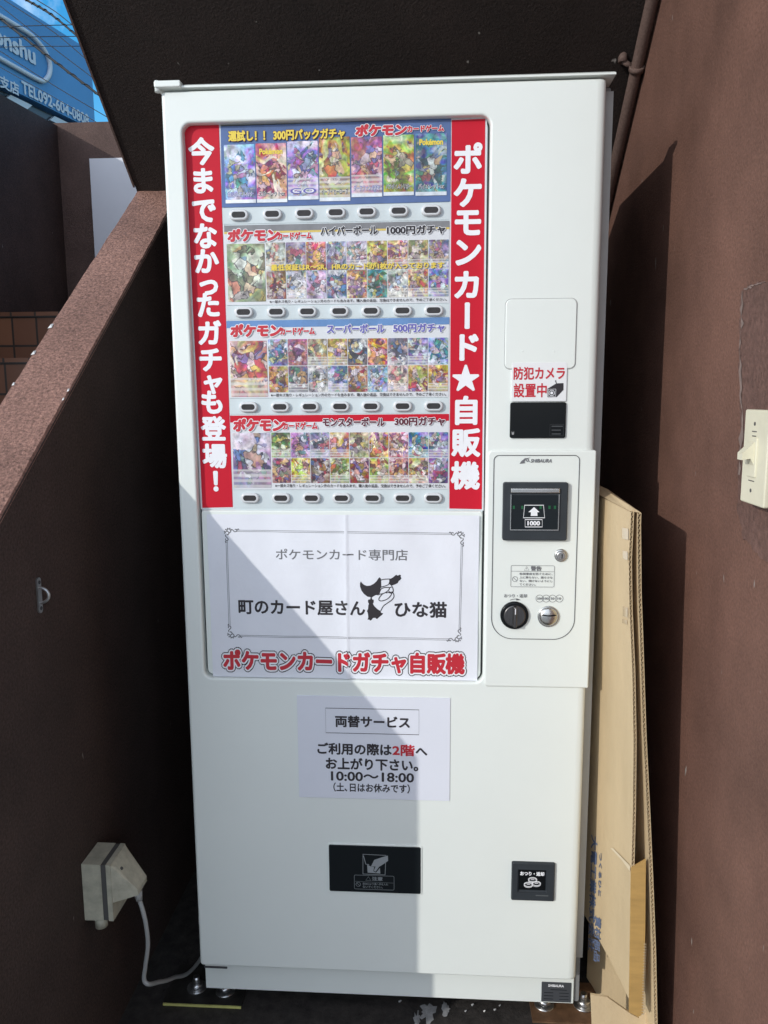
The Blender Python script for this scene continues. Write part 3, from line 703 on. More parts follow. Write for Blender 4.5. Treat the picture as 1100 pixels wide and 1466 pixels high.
# lower insert panel and the paper poster
lx0, lx1, lz0, lz1 = wx0 + .004, wx1 - .004, wz0 + .004, F(490, 731.5, .010).z
mb = MB(); plate(mb, lx0, lx1, lz0, lz1, (.006, .006, .012, .012), .0158, .010, .0025)
ins = mb.build('insert_panel', M['white'], vm)
YP = .0075
pa = F(299, 735, YP); pb = F(686, 738, YP); pc_ = F(303, 970, YP)
px0, px1 = (F(299, 800, YP).x + F(304, 940, YP).x) / 2, F(685, 850, YP).x
pz1, pz0 = F(490, 737, YP).z, F(490, 971.5, YP).z
xf = F(497.6, 850, YP).x
def wave(x, z): return .0008 * math.sin(9 * x + 23 * z) + .0007 * math.sin(41 * x - 11 * z) + .0004 * math.sin(87 * x + 30 * z) - .0024 * math.exp(-abs(x - xf) / .010) * (1 if x < xf else .35)
mb = MB(); NX, NZ = 180, 60; vs = []; fs = []
for j in range(NZ + 1):
    for i in range(NX + 1):
        x = px0 + (px1 - px0) * i / NX; z = pz0 + (pz1 - pz0) * j / NZ; vs.append((x, YP + wave(x, z), z))
for j in range(NZ):
    for i in range(NX): a = j * (NX + 1) + i; fs.append((a, a + 1, a + NX + 2, a + NX + 1))
mb.add(vs, fs, True); poster = mb.build('poster', M['paper'], vm); poster['label'] = 'white paper poster with ornamental border under the buttons'
YQ = YP - .0034
def onpaper(mb):
    mb.v = [(x, YP + wave(x, z) - .00035 + (y - YQ) * .5, z) for x, y, z in mb.v]; return mb
def papertext(s, box, m, b, n):
    mb = MB(); text(mb, s, *pxbox(*box, YP), YQ, b, n); onpaper(mb).build('lettering', m, poster)
papertext('ポケモンカード専門店', (395, 786, 584, 802), M['lettergrey'], .012, 6)
papertext('町のカード屋さん', (341.5, 859, 523, 880.5), M['letterblack'], .03, 8)
papertext('ひな猫', (565, 861, 640, 884), M['letterblack'], .03, 8)
bx = pxbox(319, 933, 666, 964, YQ)
mb = MB(); text(mb, 'ポケモンカードガチャ自販機', *bx, YQ, .17, 14, grow_b=.12); onpaper(mb).build('lettering_outline', M['letterblack'], poster)
mb = MB(); text(mb, 'ポケモンカードガチャ自販機', *bx, YQ - .0004, .125, 12, grow_b=.075); onpaper(mb).build('lettering_outline', M['letterwhite'], poster)
mb = MB(); text(mb, 'ポケモンカードガチャ自販機', *bx, YQ - .0008, .05, 10); onpaper(mb).build('lettering', M['letterred'], poster)
# ornamental border: double line with scrolls in the corners
mb = MB(); tl, tr, br_, bl_ = [Vector((F(u, v, YQ).x, F(u, v, YQ).z)) for u, v in ((323, 759), (663, 764), (659, 917), (327.5, 912))]
cor = .020
for dd in (0, .0026):
    def edge(a, c, inn): t = (c - a).normalized(); q = inn * dd; p_, q_ = a + t * cor + q, c - t * cor + q; line(mb, [p_.lerp(q_, i_ / 60) for i_ in range(61)], .0008, YQ)
    edge(tl, tr, Vector((0, -1))); edge(tr, br_, Vector((-1, 0))); edge(bl_, br_, Vector((0, 1))); edge(tl, bl_, Vector((1, 0)))
sc = .029 / 400
swirl = [[(130, 300), (150, 270), (200, 240), (250, 270), (240, 310), (190, 330)], [(170, 330), (160, 370), (210, 420), (225, 460), (190, 490), (155, 470), (165, 430)], [(150, 500), (160, 540), (180, 530)],
         [(200, 240), (210, 190), (260, 180), (300, 220), (290, 260), (250, 280)], [(310, 220), (320, 190), (360, 210), (400, 250), (450, 240), (470, 200), (430, 185), (410, 205)], [(480, 190), (500, 175), (520, 195)],
         [(160, 180), (180, 210)], [(215, 150), (225, 175)], [(285, 150), (270, 190)], [(120, 240), (150, 245)], [(240, 250), (250, 300), (210, 340)]]
for corner, sx_, sz_ in ((tl, 1, -1), (tr, -1, -1), (br_, -1, 1), (bl_, 1, 1)):
    for cv in swirl:
        P = [Vector((corner.x + sx_ * (x - 170) * sc, corner.y + sz_ * (y - 205) * sc)) for x, y in cv]
        line(mb, spline(P, 4) if len(P) > 2 else P, .0017 if len(P) > 2 else .0022, YQ - .0001)
onpaper(mb).build('ornament', M['lettergrey'], poster)
# cat and hand logo
mb = MB()
def lg(x, y): p = F(500 + x / 12.222, 810 + y / 12.222, YQ); return Vector((p.x, p.z))
def fillpoly(pts, y):
    bm = bmesh.new(); vs = [bm.verts.new((p.x, y, p.y)) for p in pts]
    ed = [bm.edges.new((vs[i], vs[(i + 1) % len(vs)])) for i in range(len(vs))]
    bmesh.ops.triangle_fill(bm, edges=ed, use_beauty=True, normal=(0, -1, 0)); bm.verts.index_update()
    mb.add([v.co.copy() for v in bm.verts], [[v.index for v in (f.verts if f.normal.y < 0 else reversed(f.verts))] for f in bm.faces]); bm.free()
fillpoly([lg(*q) for q in ((205, 280), (225, 310), (260, 340), (310, 358), (370, 350), (430, 320), (480, 275), (510, 225), (530, 205), (552, 225), (560, 260), (562, 380), (535, 420), (510, 470), (520, 520), (470, 515), (430, 535), (395, 560), (400, 590), (430, 600), (428, 640), (415, 670), (440, 710), (490, 760), (545, 795), (560, 830), (595, 835), (580, 860), (530, 900), (485, 940), (455, 915), (415, 920), (395, 950), (370, 965), (350, 945), (322, 950), (335, 900), (325, 830), (310, 800), (330, 760), (335, 700), (345, 670), (330, 640), (330, 600), (370, 590), (375, 555), (320, 545), (260, 500), (215, 440), (190, 370), (188, 310))], YQ)
fillpoly([lg(*q) for q in ((700, 245), (760, 215), (820, 165), (850, 180), (880, 165), (905, 170), (900, 200), (915, 230), (890, 260), (870, 270), (850, 310), (800, 335), (740, 355), (705, 330))], YQ)
wl_ = .0017
for cv in (((555, 255), (620, 240), (720, 238)), ((560, 375), (620, 362), (690, 330), (712, 270)), ((520, 500), (560, 410), (640, 385), (700, 390), (690, 430), (620, 480), (520, 505)), ((620, 480), (580, 500), (530, 560), (520, 600), (560, 620), (640, 600), (700, 560), (740, 500), (700, 475), (640, 480)),
           ((740, 355), (765, 400), (770, 460), (740, 490)), ((700, 390), (740, 380)), ((690, 450), (720, 470), (765, 460)), ((765, 470), (785, 540), (750, 600), (680, 650), (600, 710), (550, 800)), ((540, 400), (515, 490))):
    line(mb, spline([lg(*q) for q in cv], 5), wl_, YQ - .0001)
onpaper(mb).build('shop_logo', M['letterblack'], poster)

# change notice
YN = -.0015
nx0, nx1, nz0, nz1 = pxbox(427, 997.5, 644.5, 1144, YN)
mb = MB(); plate(mb, nx0, nx1, nz0, nz1, .001, -.0001, YN, .0003, 2); nt = mb.build('notice', M['film'], vm); nt['label'] = 'laminated notice with black lettering in the middle of the door'
YM = YN - .0006
fx0, fx1, fz0, fz1 = pxbox(466.5, 1015, 600, 1050.5, YM)
mb = MB(); line(mb, [(fx0, fz0), (fx1, fz0), (fx1, fz1), (fx0, fz1)], .0011, YM, True); mb.build('frame_line', M['letterblack'], nt)
ptext('lettering', '両替サービス', (480, 1025, 587, 1042), YM, M['letterblack'], nt, .034)
ptext('lettering', 'ご利用の際は', (454.5, 1064, 561, 1081), YM, M['letterblack'], nt, .034)
ptext('lettering', '2階', (562, 1066, 594, 1082.5), YM, M['letterred'], nt, .03)
ptext('lettering', 'へ', (595, 1071, 612, 1081.5), YM, M['letterblack'], nt, .034)
ptext('lettering', 'お上がり下さい。', (466.5, 1085.5, 599, 1103), YM, M['letterblack'], nt, .034)
ptext('lettering', '10:00～18:00', (474, 1105.5, 593, 1119), YM, M['letterblack'], nt, .024)
ptext('lettering', '（土､日はお休みです）', (477.5, 1121.5, 587, 1134.5), YM, M['letterblack'], nt, .024)

# access flap
def groove(mb, x0, x1, z0, z1, r, y, w, n=8):
    A = rr(x0, x1, z0, z1, r, y, n); B = rr(x0 + w, x1 - w, z0 + w, z1 - w, grow(r, -w), y, n); mb.loops([A, B], smooth=False)
X = pxbox(723.5, 428, 825, 528)
mb = MB(); plate(mb, *X, .010, .001, -.0022, .0018); fl = mb.build('access_flap', M['white'], vm)
mb = MB(); groove(mb, X[0] - .0012, X[1] + .0012, X[2] - .0012, X[3] + .0012, .011, -.0003, .0013); mb.build('flap_gap', mat('flap_shadow_gap', (.42, .43, .42), .6), fl)
for u in (748, 793):
    p = F(u, 503); mb = MB(); disc(mb, p.x, p.z, .0016, -.0021, -.0028, .0005, 12); mb.build('flap_pin', M['white'], fl)
# security camera sticker
X = pxbox(733, 519, 811.5, 574.5, -.0027)
mb = MB(); plate(mb, *X, .002, -.0001, -.0027, .0003, 3); sk = mb.build('sticker', mat('sticker_white', (.80, .80, .80), .3, coat=.3), vm)
YC = -.0031
ptext('lettering', '防犯カメラ', (735.5, 525, 809, 543.5), YC, M['letterred'], sk, .028, 10)
ptext('lettering', '設置中', (735.5, 548.5, 783, 569), YC, M['letterred'], sk, .024, 10)
mb = MB()
def cq(x, y): p = F(690 + x / 6.111, 410 + y / 6.111, YC); return Vector((p.x, p.z))
fillpoly([cq(*q) for q in ((575, 895), (650, 850), (640, 825), (650, 820), (655, 848), (715, 846), (715, 905), (655, 968), (575, 970))], YC)
ci = mb.build('camera_icon', M['letterblack'], sk)
mb = MB(); line(mb, [cq(583, 900), cq(648, 898), cq(646, 962), cq(583, 964)], .0008, YC - .0003, True)
p = cq(612, 932); 
for q in (.0048,): line(mb, [Vector((p.x + q * math.cos(t * .3142), p.y + q * math.sin(t * .3142))) for t in range(20)], .0009, YC - .0003, True)
disc(mb, p.x, p.y, .0026, YC - .0002, YC - .0004, .0001, 16); mb.build('camera_lens_print', M['letterwhite'], sk)
# card reader
X = pxbox(730.5, 575.8, 810.5, 627.3, -.004)
mb = MB(); plate(mb, *X, .004, .001, -.004, .0015); cd = mb.build('card_reader', M['black'], vm)
mb = MB()
for k, (u0, v0, u1, v1) in enumerate(((790, 609, 806, 611.5), (790, 614.5, 803, 617), (790, 620, 803, 622.5))):
    x = pxbox(u0, v0, u1, v1, -.0044); line(mb, [(x[0], (x[2] + x[3]) / 2), (x[1], (x[2] + x[3]) / 2)], .0016, -.0044)
x = pxbox(787.5, 607.5, 807, 624, -.0044); line(mb, [(x[0], x[2]), (x[1], x[2]), (x[1], x[3]), (x[0], x[3])], .0004, -.0043, True)
mb.build('indicator_legend', mat('dim_legend', (.07, .075, .08), .4), cd)
mb = MB(); p = F(734.5, 620, -.0044)
fillpoly([Vector((p.x + a * .0009, p.z + c * .0009)) for a, c in ((-2, 4.2), (-1.1, 1.4), (1.1, 1.4), (2, 4.2), (2.5, 0), (1.6, -3.4), (-1.6, -3.4), (-2.5, 0))], -.0044); mb.build('maker_mark', mat('mark_grey', (.30, .30, .30), .4), cd)

# coin panel
cz1, cz0 = (F(700, 644).z + F(850, 645).z) / 2, (F(705, 982).z + F(840, 985).z) / 2
cx0, cx1 = (F(694, 700).x + F(697.5, 950).x) / 2, .7735
mb = MB(); plate(mb, cx0, cx1, cz0, cz1, (.010, .004, .003, .006), .012, -.0032, .003); cp = mb.build('coin_panel', M['white'], vm)
YCP = -.0043
X = pxbox(705, 651.5, 826.5, 915.5, YCP)
mb = MB(); groove(mb, X[0], X[1], X[2], X[3], (.010, .010, .040, .040), YCP, .0012, 10); mb.build('panel_outline', M['groove'], cp)
ptext('lettering', 'SHIBAURA', (759.5, 657, 790, 662.3), YCP, M['lettergrey'], cp, .03, 6, shear=.25)
mb = MB()
def cu(x, y): p = F(690 + x / 6.111, 630 + y / 6.111, YCP); return Vector((p.x, p.z))
fillpoly([cu(*q) for q in ((330, 207), (345, 185), (375, 160), (428, 153), (390, 166), (362, 180), (388, 164), (392, 170), (405, 192), (396, 192), (382, 172), (372, 192), (380, 200), (345, 206))], YCP)
fillpoly([cu(*q) for q in ((398, 164), (406, 162), (420, 192), (411, 192))], YCP); mb.build('maker_logo', M['lettergrey'], cp)
# bill acceptor
X = pxbox(719.5, 690, 812, 773, -.004)
mb = MB(); plate(mb, *X, .004, -.002, -.012, .002); ba = mb.build('bill_acceptor', M['dark'], vm)
Y2 = -.0125
def bpx(x0_, y0_, x1_, y1_, y): return pxbox(690 + x0_ / 6.111, 630 + y0_ / 6.111, 690 + x1_ / 6.111, 630 + y1_ / 6.111, y)
mb = MB(); plate(mb, *bpx(252, 420, 684, 463, Y2), .001, -.012, -.0165, .002); mb.build('bill_lip', M['steel'], ba)
mb = MB(); plate(mb, *bpx(262, 482, 664, 780, Y2), .001, -.0118, -.0128, .0004); win = mb.build('bill_window', M['smoke'], ba)
mb = MB(); x = bpx(250, 474, 675, 785, -.0135); mb.box(x[0], x[1], -.0150, -.012, x[2] - .001, x[2] + .0006); mb.box(x[0] - .0002, x[0] + .0012, -.0150, -.012, x[2] + .0007, x[3]); mb.box(x[1] - .0012, x[1] + .0002, -.0150, -.012, x[2] + .0007, x[3]); mb.build('window_frame', M['steel'], ba)
mb = MB()
for u in (280, 355, 515, 592, 640): x = bpx(u - 9, 575, u + 9, 603, -.0131); mb.box(x[0], x[1], -.0131, -.0127, x[2], x[3])
mb.build('indicator', M['green'], ba)
Y3 = -.0134; mb = MB()
def bu(x, y): p = F(690 + x / 6.111, 630 + y / 6.111, Y3); return Vector((p.x, p.z))
line(mb, [bu(375, 570), bu(540, 570), bu(550, 680), bu(364, 680)], .0014, Y3, True)
line(mb, [bu(379, 696), bu(529, 696), bu(529, 760), bu(379, 760)], .0014, Y3, True)
fillpoly([bu(*q) for q in ((457, 586), (505, 630), (485, 632), (488, 664), (428, 664), (430, 632), (408, 630))], Y3 - .0001)
text(mb, '1000', *bpx(399, 708, 510, 748, Y3), Y3, .05, 8); mb.build('bill_pictogram', M['letterwhite'], ba)
# lock
p = F(803.7, 795.5, -.006); mb = MB(); disc(mb, p.x, p.z, .0125, -.003, -.0065, .003); lk = mb.build('lock', M['steel'], vm)
mb = MB(); disc(mb, p.x, p.z, .0085, -.006, -.0085, .002); mb.build('lock_barrel', M['steel'], lk)
mb = MB(); mb.box(p.x + .0003, p.x + .0019, -.0092, -.008, p.z - .005, p.z + .003); mb.build('keyhole', M['black'], lk)
# warning label
mb = MB()
def wu(x, y): q = F(690 + x / 6.111, 780 + y / 6.111, YCP); return Vector((q.x, q.z))
x = pxbox(731.3, 809.5, 794, 840.5, YCP); groove(mb, *x, .003, YCP, .0007, 5); line(mb, [wu(254, 230), wu(632, 236)], .0006, YCP)
def w_box(x0_, y0_, x1_, y1_): return pxbox(690 + x0_ / 6.111, 780 + y0_ / 6.111, 690 + x1_ / 6.111, 780 + y1_ / 6.111, YCP)
text(mb, '警告', *w_box(428, 186, 522, 228), YCP, .04, 6)
line(mb, [wu(372, 224), wu(392, 188), wu(413, 224)], .0007, YCP, True); line(mb, [wu(392, 200), wu(392, 214)], .0007, YCP)
for k, s_ in enumerate(('転倒事故を防ぐために、', '上に乗らない、揺らさな', 'ない、傾けないようにし', 'てください。')):
    text(mb, s_, *w_box(330, 244 + k * 31, 620 if k < 3 else 470, 265 + k * 31), YCP, .02, 4)
c = wu(290, 300); line(mb, [Vector((c.x + .0048 * math.cos(t * .3142), c.y + .0048 * math.sin(t * .3142))) for t in range(20)], .0007, YCP, True); line(mb, [c + Vector((-.0034, .0034)), c + Vector((.0034, -.0034))], .0007, YCP)
mb.build('warning_label', M['lettergrey'], vm)
mb = MB(); text(mb, 'おつり・返却', *w_box(195, 430, 395, 462), YCP, .02, 4)
line(mb, spline([wu(248, 484), wu(275, 476), wu(300, 474), wu(322, 478)], 4), .0011, YCP); fillpoly([wu(302, 468), wu(342, 482), (wu(302, 486))], YCP)
for k, s_ in enumerate(('500', '100', '50', '10')):
    c = wu((505, 562, 619, 678)[k], 470); R0 = .0068
    a0 = 0 if k == 0 else 0
    line(mb, [Vector((c.x + R0 * math.cos(t * .2618), c.y + R0 * math.sin(t * .2618))) for t in range(24)], .0007, YCP - .00002 * k, True)
    ww = .0044 if len(s_) == 3 else .0034; text(mb, s_, c.x - ww, c.x + ww, c.y - .0022, c.y + .0022, YCP, .02, 4)
mb.build('panel_lettering', M['lettergrey'], vm)
# return knob
p = F(737, 881.5, -.008); mb = MB(); disc(mb, p.x, p.z, .0265, -.003, -.009, .003, 40); kn = mb.build('return_knob', M['black'], vm)
mb = MB(); disc(mb, p.x, p.z, .0205, -.008, -.0115, .002, 36); mb.build('knob_face', M['knob'], kn)
mb = MB(); plate(mb, p.x - .0036, p.x + .0036, p.z - .0195, p.z + .0195, .0025, -.010, -.021, .0022); mb.build('knob_grip', M['knob'], kn)
mb = MB(); mb.box(p.x - .0008, p.x + .0008, -.0215, -.0205, p.z + .006, p.z + .017); mb.build('knob_pointer', M['letterwhite'], kn)
# coin slot
p = F(785.7, 883, -.006); mb = MB(); disc(mb, p.x, p.z, .0205, -.003, -.006, .002, 40); cs = mb.build('coin_slot', M['steel'], vm)
mb = MB(); Ls = []
for k in range(9):
    q = .0172 * math.cos(rad(90 * k / 9)); Ls.append([Vector((p.x + q * math.cos(t * .1963), -.0058 - .006 * math.sin(rad(90 * k / 9)), p.z + q * math.sin(t * .1963))) for t in range(32)])
mb.loops(Ls, False, True); mb.build('slot_dome', M['steel'], cs)
mb = MB(); line(mb, spline([(p.x - .013, p.z + .005), (p.x, p.z + .0034), (p.x + .013, p.z + .005)], 5), .0022, -.0126); mb.build('slot_opening', M['black'], cs)

# dispensing door
X = pxbox(471.5, 1211, 602.5, 1277.5, -.002)
mb = MB(); plate(mb, X[0] - .003, X[1] + .003, X[2] - .003, X[3] + .003, .005, .001, -.0018, .0012); fr = mb.build('dispensing_door', M['white'], vm)
mb = MB(); plate(mb, *X, .003, -.0014, -.0032, .001); flp = mb.build('smoked_flap', M['smoke'], fr)
Y4 = -.0037
def du(x, y): q = F(460 + x / 2.973, 1190 + y / 2.973, Y4); return Vector((q.x, q.z))
mb = MB(); line(mb, [du(178, 98), du(276, 103), du(272, 186), du(178, 182)], .0014, Y4, True)
fillpoly([du(*q) for q in ((212, 150), (226, 122), (262, 110), (284, 104), (285, 126), (262, 142), (246, 152), (232, 172), (224, 168), (232, 150))], Y4 - .0001)
fillpoly([du(*q) for q in ((196, 142), (212, 150), (226, 152), (222, 170), (234, 176), (250, 156), (252, 180), (198, 176))], Y4 - .0002)
line(mb, [du(180, 104), du(190, 140), du(204, 142)], .0014, Y4)
mb.build('hand_pictogram', mat('legend_grey', (.27, .29, .30), .4), fr)
mb = MB(); x = pxbox(507.3, 1253.3, 564.7, 1273.7, Y4); groove(mb, *x, .003, Y4, .0008, 5); line(mb, [du(144, 213), du(308, 221)], .0005, Y4)
def dbx(a, b_, c, e): return pxbox(460 + a / 2.973, 1190 + b_ / 2.973, 460 + c / 2.973, 1190 + e / 2.973, Y4)
text(mb, '注意', *dbx(216, 194, 262, 211), Y4, .04, 6); line(mb, [du(190, 209), du(201, 193), du(212, 210)], .0010, Y4, True)
text(mb, '取出口より奥へ手を入れ', *dbx(177, 220, 285, 230), Y4, .02, 4); text(mb, 'ないでください。', *dbx(177, 232, 262, 243), Y4, .02, 4)
c = du(158, 226); line(mb, [Vector((c.x + .0046 * math.cos(t * .3142), c.y + .0046 * math.sin(t * .3142))) for t in range(20)], .0009, Y4, True); line(mb, [c + Vector((-.003, .003)), c + Vector((.003, -.003))], .0009, Y4)
mb.build('caution_lettering', mat('legend_dim', (.20, .22, .23), .4), fr)
# coin return
X = pxbox(732.5, 1235, 794.5, 1289.5, -.004)
mb = MB(); 
O = [rr(*X, .003, .001), rr(X[0], X[1], X[2], X[3], .003, -.004), rr(X[0] + .002, X[1] - .002, X[2] + .002, X[3] - .002, .002, -.006)]
ix = pxbox(741, 1244.5, 783.5, 1277.5, -.004); I = [rr(*ix, .001, -.006), rr(ix[0] + .001, ix[1] - .001, ix[2] + .001, ix[3] - .001, .001, -.0012)]
mb.loops(O); ring(mb, O[-1], I[0]); mb.loops(I, False, True); cr_ = mb.build('coin_return', M['dark'], vm)
Y5 = -.0030
mb = MB(); plate(mb, ix[0] + .003, ix[1] - .003, ix[2] + .004, ix[3] - .002, .001, -.001, -.0026, .0006); mb.build('return_flap', M['black'], cr_)
mb = MB()
def ru(x, y): q = F(460 + x / 2.973, 1190 + y / 2.973, Y5); return Vector((q.x, q.z))
def rbx(a, b_, c, e): return pxbox(460 + a / 2.973, 1190 + b_ / 2.973, 460 + c / 2.973, 1190 + e / 2.973, Y5)
text(mb, 'おつり・返却', *rbx(847, 172, 950, 190), Y5, .05, 8)
for (cx_, cy_) in ((900, 206), (882, 226), (916, 222)):
    c = ru(cx_, cy_)
    for t_, w in ((0, .0014), (-.0022, .0010)): line(mb, [Vector((c.x + .0082 * math.cos(t * .3142), c.y + t_ + .0046 * math.sin(t * .3142))) for t in range(20)], w, Y5 - .00005 * (cy_ - 200) / 5, True)
    line(mb, [c + Vector((-.003, 0)), c + Vector((.003, 0))], .0012, Y5 - .0003)
mb.build('coin_pictogram', M['letterwhite'], cr_)
mb = MB(); x = rbx(912, 262, 966, 270); line(mb, [(x[0], x[2]), (x[1], x[2])], .0022, -.0062); mb.build('maker_mark', mat('dim_mark', (.10, .11, .115), .4), cr_)
# rating plate
X = pxbox(775.5, 1407, 818, 1435, .028); mb = MB(); plate(mb, *X, .001, .0301, .0285, .0004); rp = mb.build('rating_plate', mat('grey_plate', (.085, .09, .10), .4, .3), vm)
mb = MB(); yq = .028; w = X[1] - X[0]; h = X[3] - X[2]
text(mb, 'SHIBAURA', X[0] + w * .22, X[1] - w * .25, X[3] - h * .22, X[3] - h * .09, yq, .04, 6)
mb.build('lettering', M['letterwhite'], rp)
mb = MB()
for k in range(4):
    z = X[3] - h * (.36 + .16 * k); line(mb, [(X[0] + w * (.08 if k else .3), z), (X[0] + w * (.40 if k else .85), z)], .0012, yq)
    if k: line(mb, [(X[0] + w * .6, z), (X[0] + w * .92, z)], .0010, yq)
mb.build('plate_ruling', M['black'], rp)

# levelling feet with their floor angles
for i, (fx, dx, m_) in enumerate(((.030, -.085, M['brass']), (.72, .075, M['rust']))):
    mb = MB(); mb.tube([(fx, .075, .002), (fx, .075, .052)], .0065, 12); mb.tube([(fx, .075, .012), (fx, .075, .02)], .015, 6); mb.tube([(fx, .075, .004), (fx, .075, .0085)], .021, 20)
    ft = mb.build('levelling_foot', M['zinc'], vm)
    xa, xb = (-.095, .075) if i == 0 else (.690, .835)
    y0 = at(286, 1437, 2, .006).y if i == 0 else at(800, 1461, 2, .006).y
    mb = MB(); mb.box(xa, xb, y0, y0 + .11, .0005, .0055); mb.build('floor_bracket', M['rust'] if i else M['ironshaded'], ft)
    mb = MB(); mb.box(xa, xb, y0 - .003, y0 - .0002, .0005, .0050); mb.build('bracket_edge', m_, ft)
    bx_ = -.035 if i == 0 else .803
    mb = MB(); mb.tube([(bx_, y0 + .045, .0056), (bx_, y0 + .045, .0085)], .021, 20); mb.tube([(bx_, y0 + .045, .0086), (bx_, y0 + .045, .019)], .0135, 6); mb.tube([(bx_, y0 + .045, .019), (bx_, y0 + .045, .034)], .007, 12); mb.build('anchor_bolt', M['zinc'], ft)

# ================================================================== SMALL THINGS
# power cord and outdoor outlet on the parapet
YO = -.132; zo0, zo1 = .319, .433
ob = thing('outdoor_outlet', (XL, -.1, zo0), 'weathered ivory weatherproof outlet box low on the dark parapet', 'outlet')
def ox(u, v): q = at(u, v, 1, YO); return q.x, q.z
xs1 = ox(143.5, 1238)[0]; xs2 = ox(151, 1238)[0]; YF = YO + .072
mb = MB(); mb.prism([(XL + .0005, zo0), (xs1, zo0), (xs1, zo1), (XL + .0005, zo1)], YO, YF, 1); mb.build('back_box', M['outlet'], ob)
mb = MB(); mb.prism([(xs1, zo0 + .001), (xs2, zo0 + .001), (xs2, zo1 - .001), (xs1, zo1 - .001)], YO + .001, YF - .001, 1); mb.build('gasket', M['outletdark'], ob)
h0 = ox(164, 1236); h1 = ox(191, 1284); h2 = ox(180, 1288); h3 = ox(161, 1293); h4 = ox(163, 1319)
mb = MB(); mb.prism([(xs2, zo0), (xs2 + .009, zo0), (xs2 + .009, zo1 - .001), (xs2, zo1)], YO, YF, 1)
cv = mb.build('cover', M['outlet'], ob)
xt = h1[0] + .004; zt_ = h1[1]
# hooded lid: wide at the top plate, narrower at the tip
A = [(xs2 + .0092, YO + .001, zo1 - .003), (xs2 + .0092, YF - .001, zo1 - .003), (xs2 + .0092, YF - .001, h3[1]), (xs2 + .0092, YO + .001, h3[1])]
T = [(xs2 + .016, YO + .008, zo1 - .008), (xs2 + .016, YF - .008, zo1 - .008), (xt, YF - .014, zt_ + .004), (xt, YO + .014, zt_ + .004)]
U = [(xt, YF - .014, zt_ - .006), (xt, YO + .014, zt_ - .006)]
mb = MB(); mb.add(A + T + U, [(0, 4, 5, 1), (0, 3, 7, 4), (1, 5, 6, 2), (4, 7, 6, 5), (7, 9, 8, 6), (3, 9, 7), (2, 6, 8), (3, 2, 8, 9), (0, 1, 2, 3)]); lid = mb.build('hood_lid', M['outlet'], ob)
pc2 = Vector(T[0]).lerp(Vector(T[2]), .18); mb = MB(); mb.tube([pc2 - Vector((.002, 0, .002)), pc2 + Vector((.0012, 0, .0012))], .0032, 10); mb.build('lid_screw', M['outletdark'], ob)
mb = MB(); mb.tube([(XL + .026, YO + .013, zo0 - .001), (XL + .026, YO + .013, zo0 - .020)], .0115, 16); mb.build('conduit_stub', M['outlet'], ob)
pg = Vector((xt - .010, (YO + YF) / 2, zt_ - .008))
mb = MB(); mb.tube([pg + Vector((-.012, 0, .01)), pg + Vector((0, 0, -.004))], [.017, .015], 12); mb.tube([pg + Vector((0, 0, -.004)), pg + Vector((.002, 0, -.024))], [.0085, .006], 12)
pcord = mb.build('plug', M['cord'], ob)
c0 = pg + Vector((.002, 0, -.022))
e1 = F(213, 1409, -.075); e2 = F(248, 1400, .03); e3 = F(284, 1378, .15)
kk = [c0, F(204.5, 1303, -.097), F(209, 1322, -.096), F(212, 1352, -.09), F(208.5, 1382, -.083), F(206.5, 1402, -.078), e1, e1.lerp(e2, .35) + Vector((0, 0, -.001)), e2, e3, Vector((-.004, .40, e3.z + .03)), Vector((.05, .50, e3.z + .05))]
mb = MB(); mb.tube(spline(kk, 8), .0042, 10); tag(mb.build('power_cord', M['cord']), 'grey power cord running from the outlet behind the vending machine', 'cord')

# eye plate
ep = thing('eye_plate', (XL, -.22, .95), 'small steel eye plate screwed to the dark parapet face', 'hook')
e0, e1 = at(51.5, 829, 0, XL), at(55, 877, 0, XL); zc_ = (e0.z + e1.z) / 2; yc = e0.y + .004
L = [Vector((XL + .0002, yc + (p.x - 0), zc_ + p.z)) for p in rr(-.006, .006, -.030, .030, .0059, 0, 8)]
mb = MB(); mb.loops([L, [p + Vector((.003, 0, 0)) for p in L]], True, True, False); mb.build('plate', M['zinc'], ep)
ringp = [Vector((XL + .002 + .016 * math.sin(rad(t)), yc, zc_ + .013 * math.cos(rad(t)))) for t in range(0, 181, 12)]
mb = MB(); mb.tube(ringp, .0025, 10); mb.build('eye_ring', M['zinc'], ep)
for s_ in (-1, 1):
    mb = MB(); mb.tube([(XL + .003, yc, zc_ + s_ * .022), (XL + .0042, yc, zc_ + s_ * .022)], .0032, 10); mb.build('screw', M['gasket'], ep)

# wall switch
XS = XR - .030
sw = thing('wall_switch', (XR, -.36, 1.2), 'ivory surface mounted toggle switch box on the sunlit brown wall', 'switch')
q0 = at(1068, 587, 0, XS); q1 = at(1060, 715, 0, XS); q2 = at(1092.5, 727, 0, XS)
ya, yb_ = q2.y, q0.y; za, zb = q2.z, q0.z
def yz_plate(mb, y0, y1, z0, z1, r, xb, xf, bev):
    Ls = [[Vector((xb, p.x, p.z)) for p in rr(y0, y1, z0, z1, r, 0, 4)]]
    for k in range(5):
        a = rad(90 * k / 4); d_ = bev * (1 - math.cos(a)); Ls.append([Vector((xf + bev * (1 - math.sin(a)), p.x, p.z)) for p in rr(y0 + d_, y1 - d_, z0 + d_, z1 - d_, grow(r, -d_), 0, 4)])
    for Lp in Ls: Lp.reverse()
    mb.loops(Ls, False, True)
mb = MB(); yz_plate(mb, ya, yb_, za, zb, .003, XR - .0025, XS + .008, .001); mb.build('back_box', M['ivory'], sw)
mb = MB(); yz_plate(mb, ya - .001, yb_ + .001, za - .001, zb + .001, .003, XS + .0078, XS, .002); mb.build('face_plate', M['ivory'], sw)
ym, zm = (ya + yb_) / 2 + .004, (za + zb) / 2
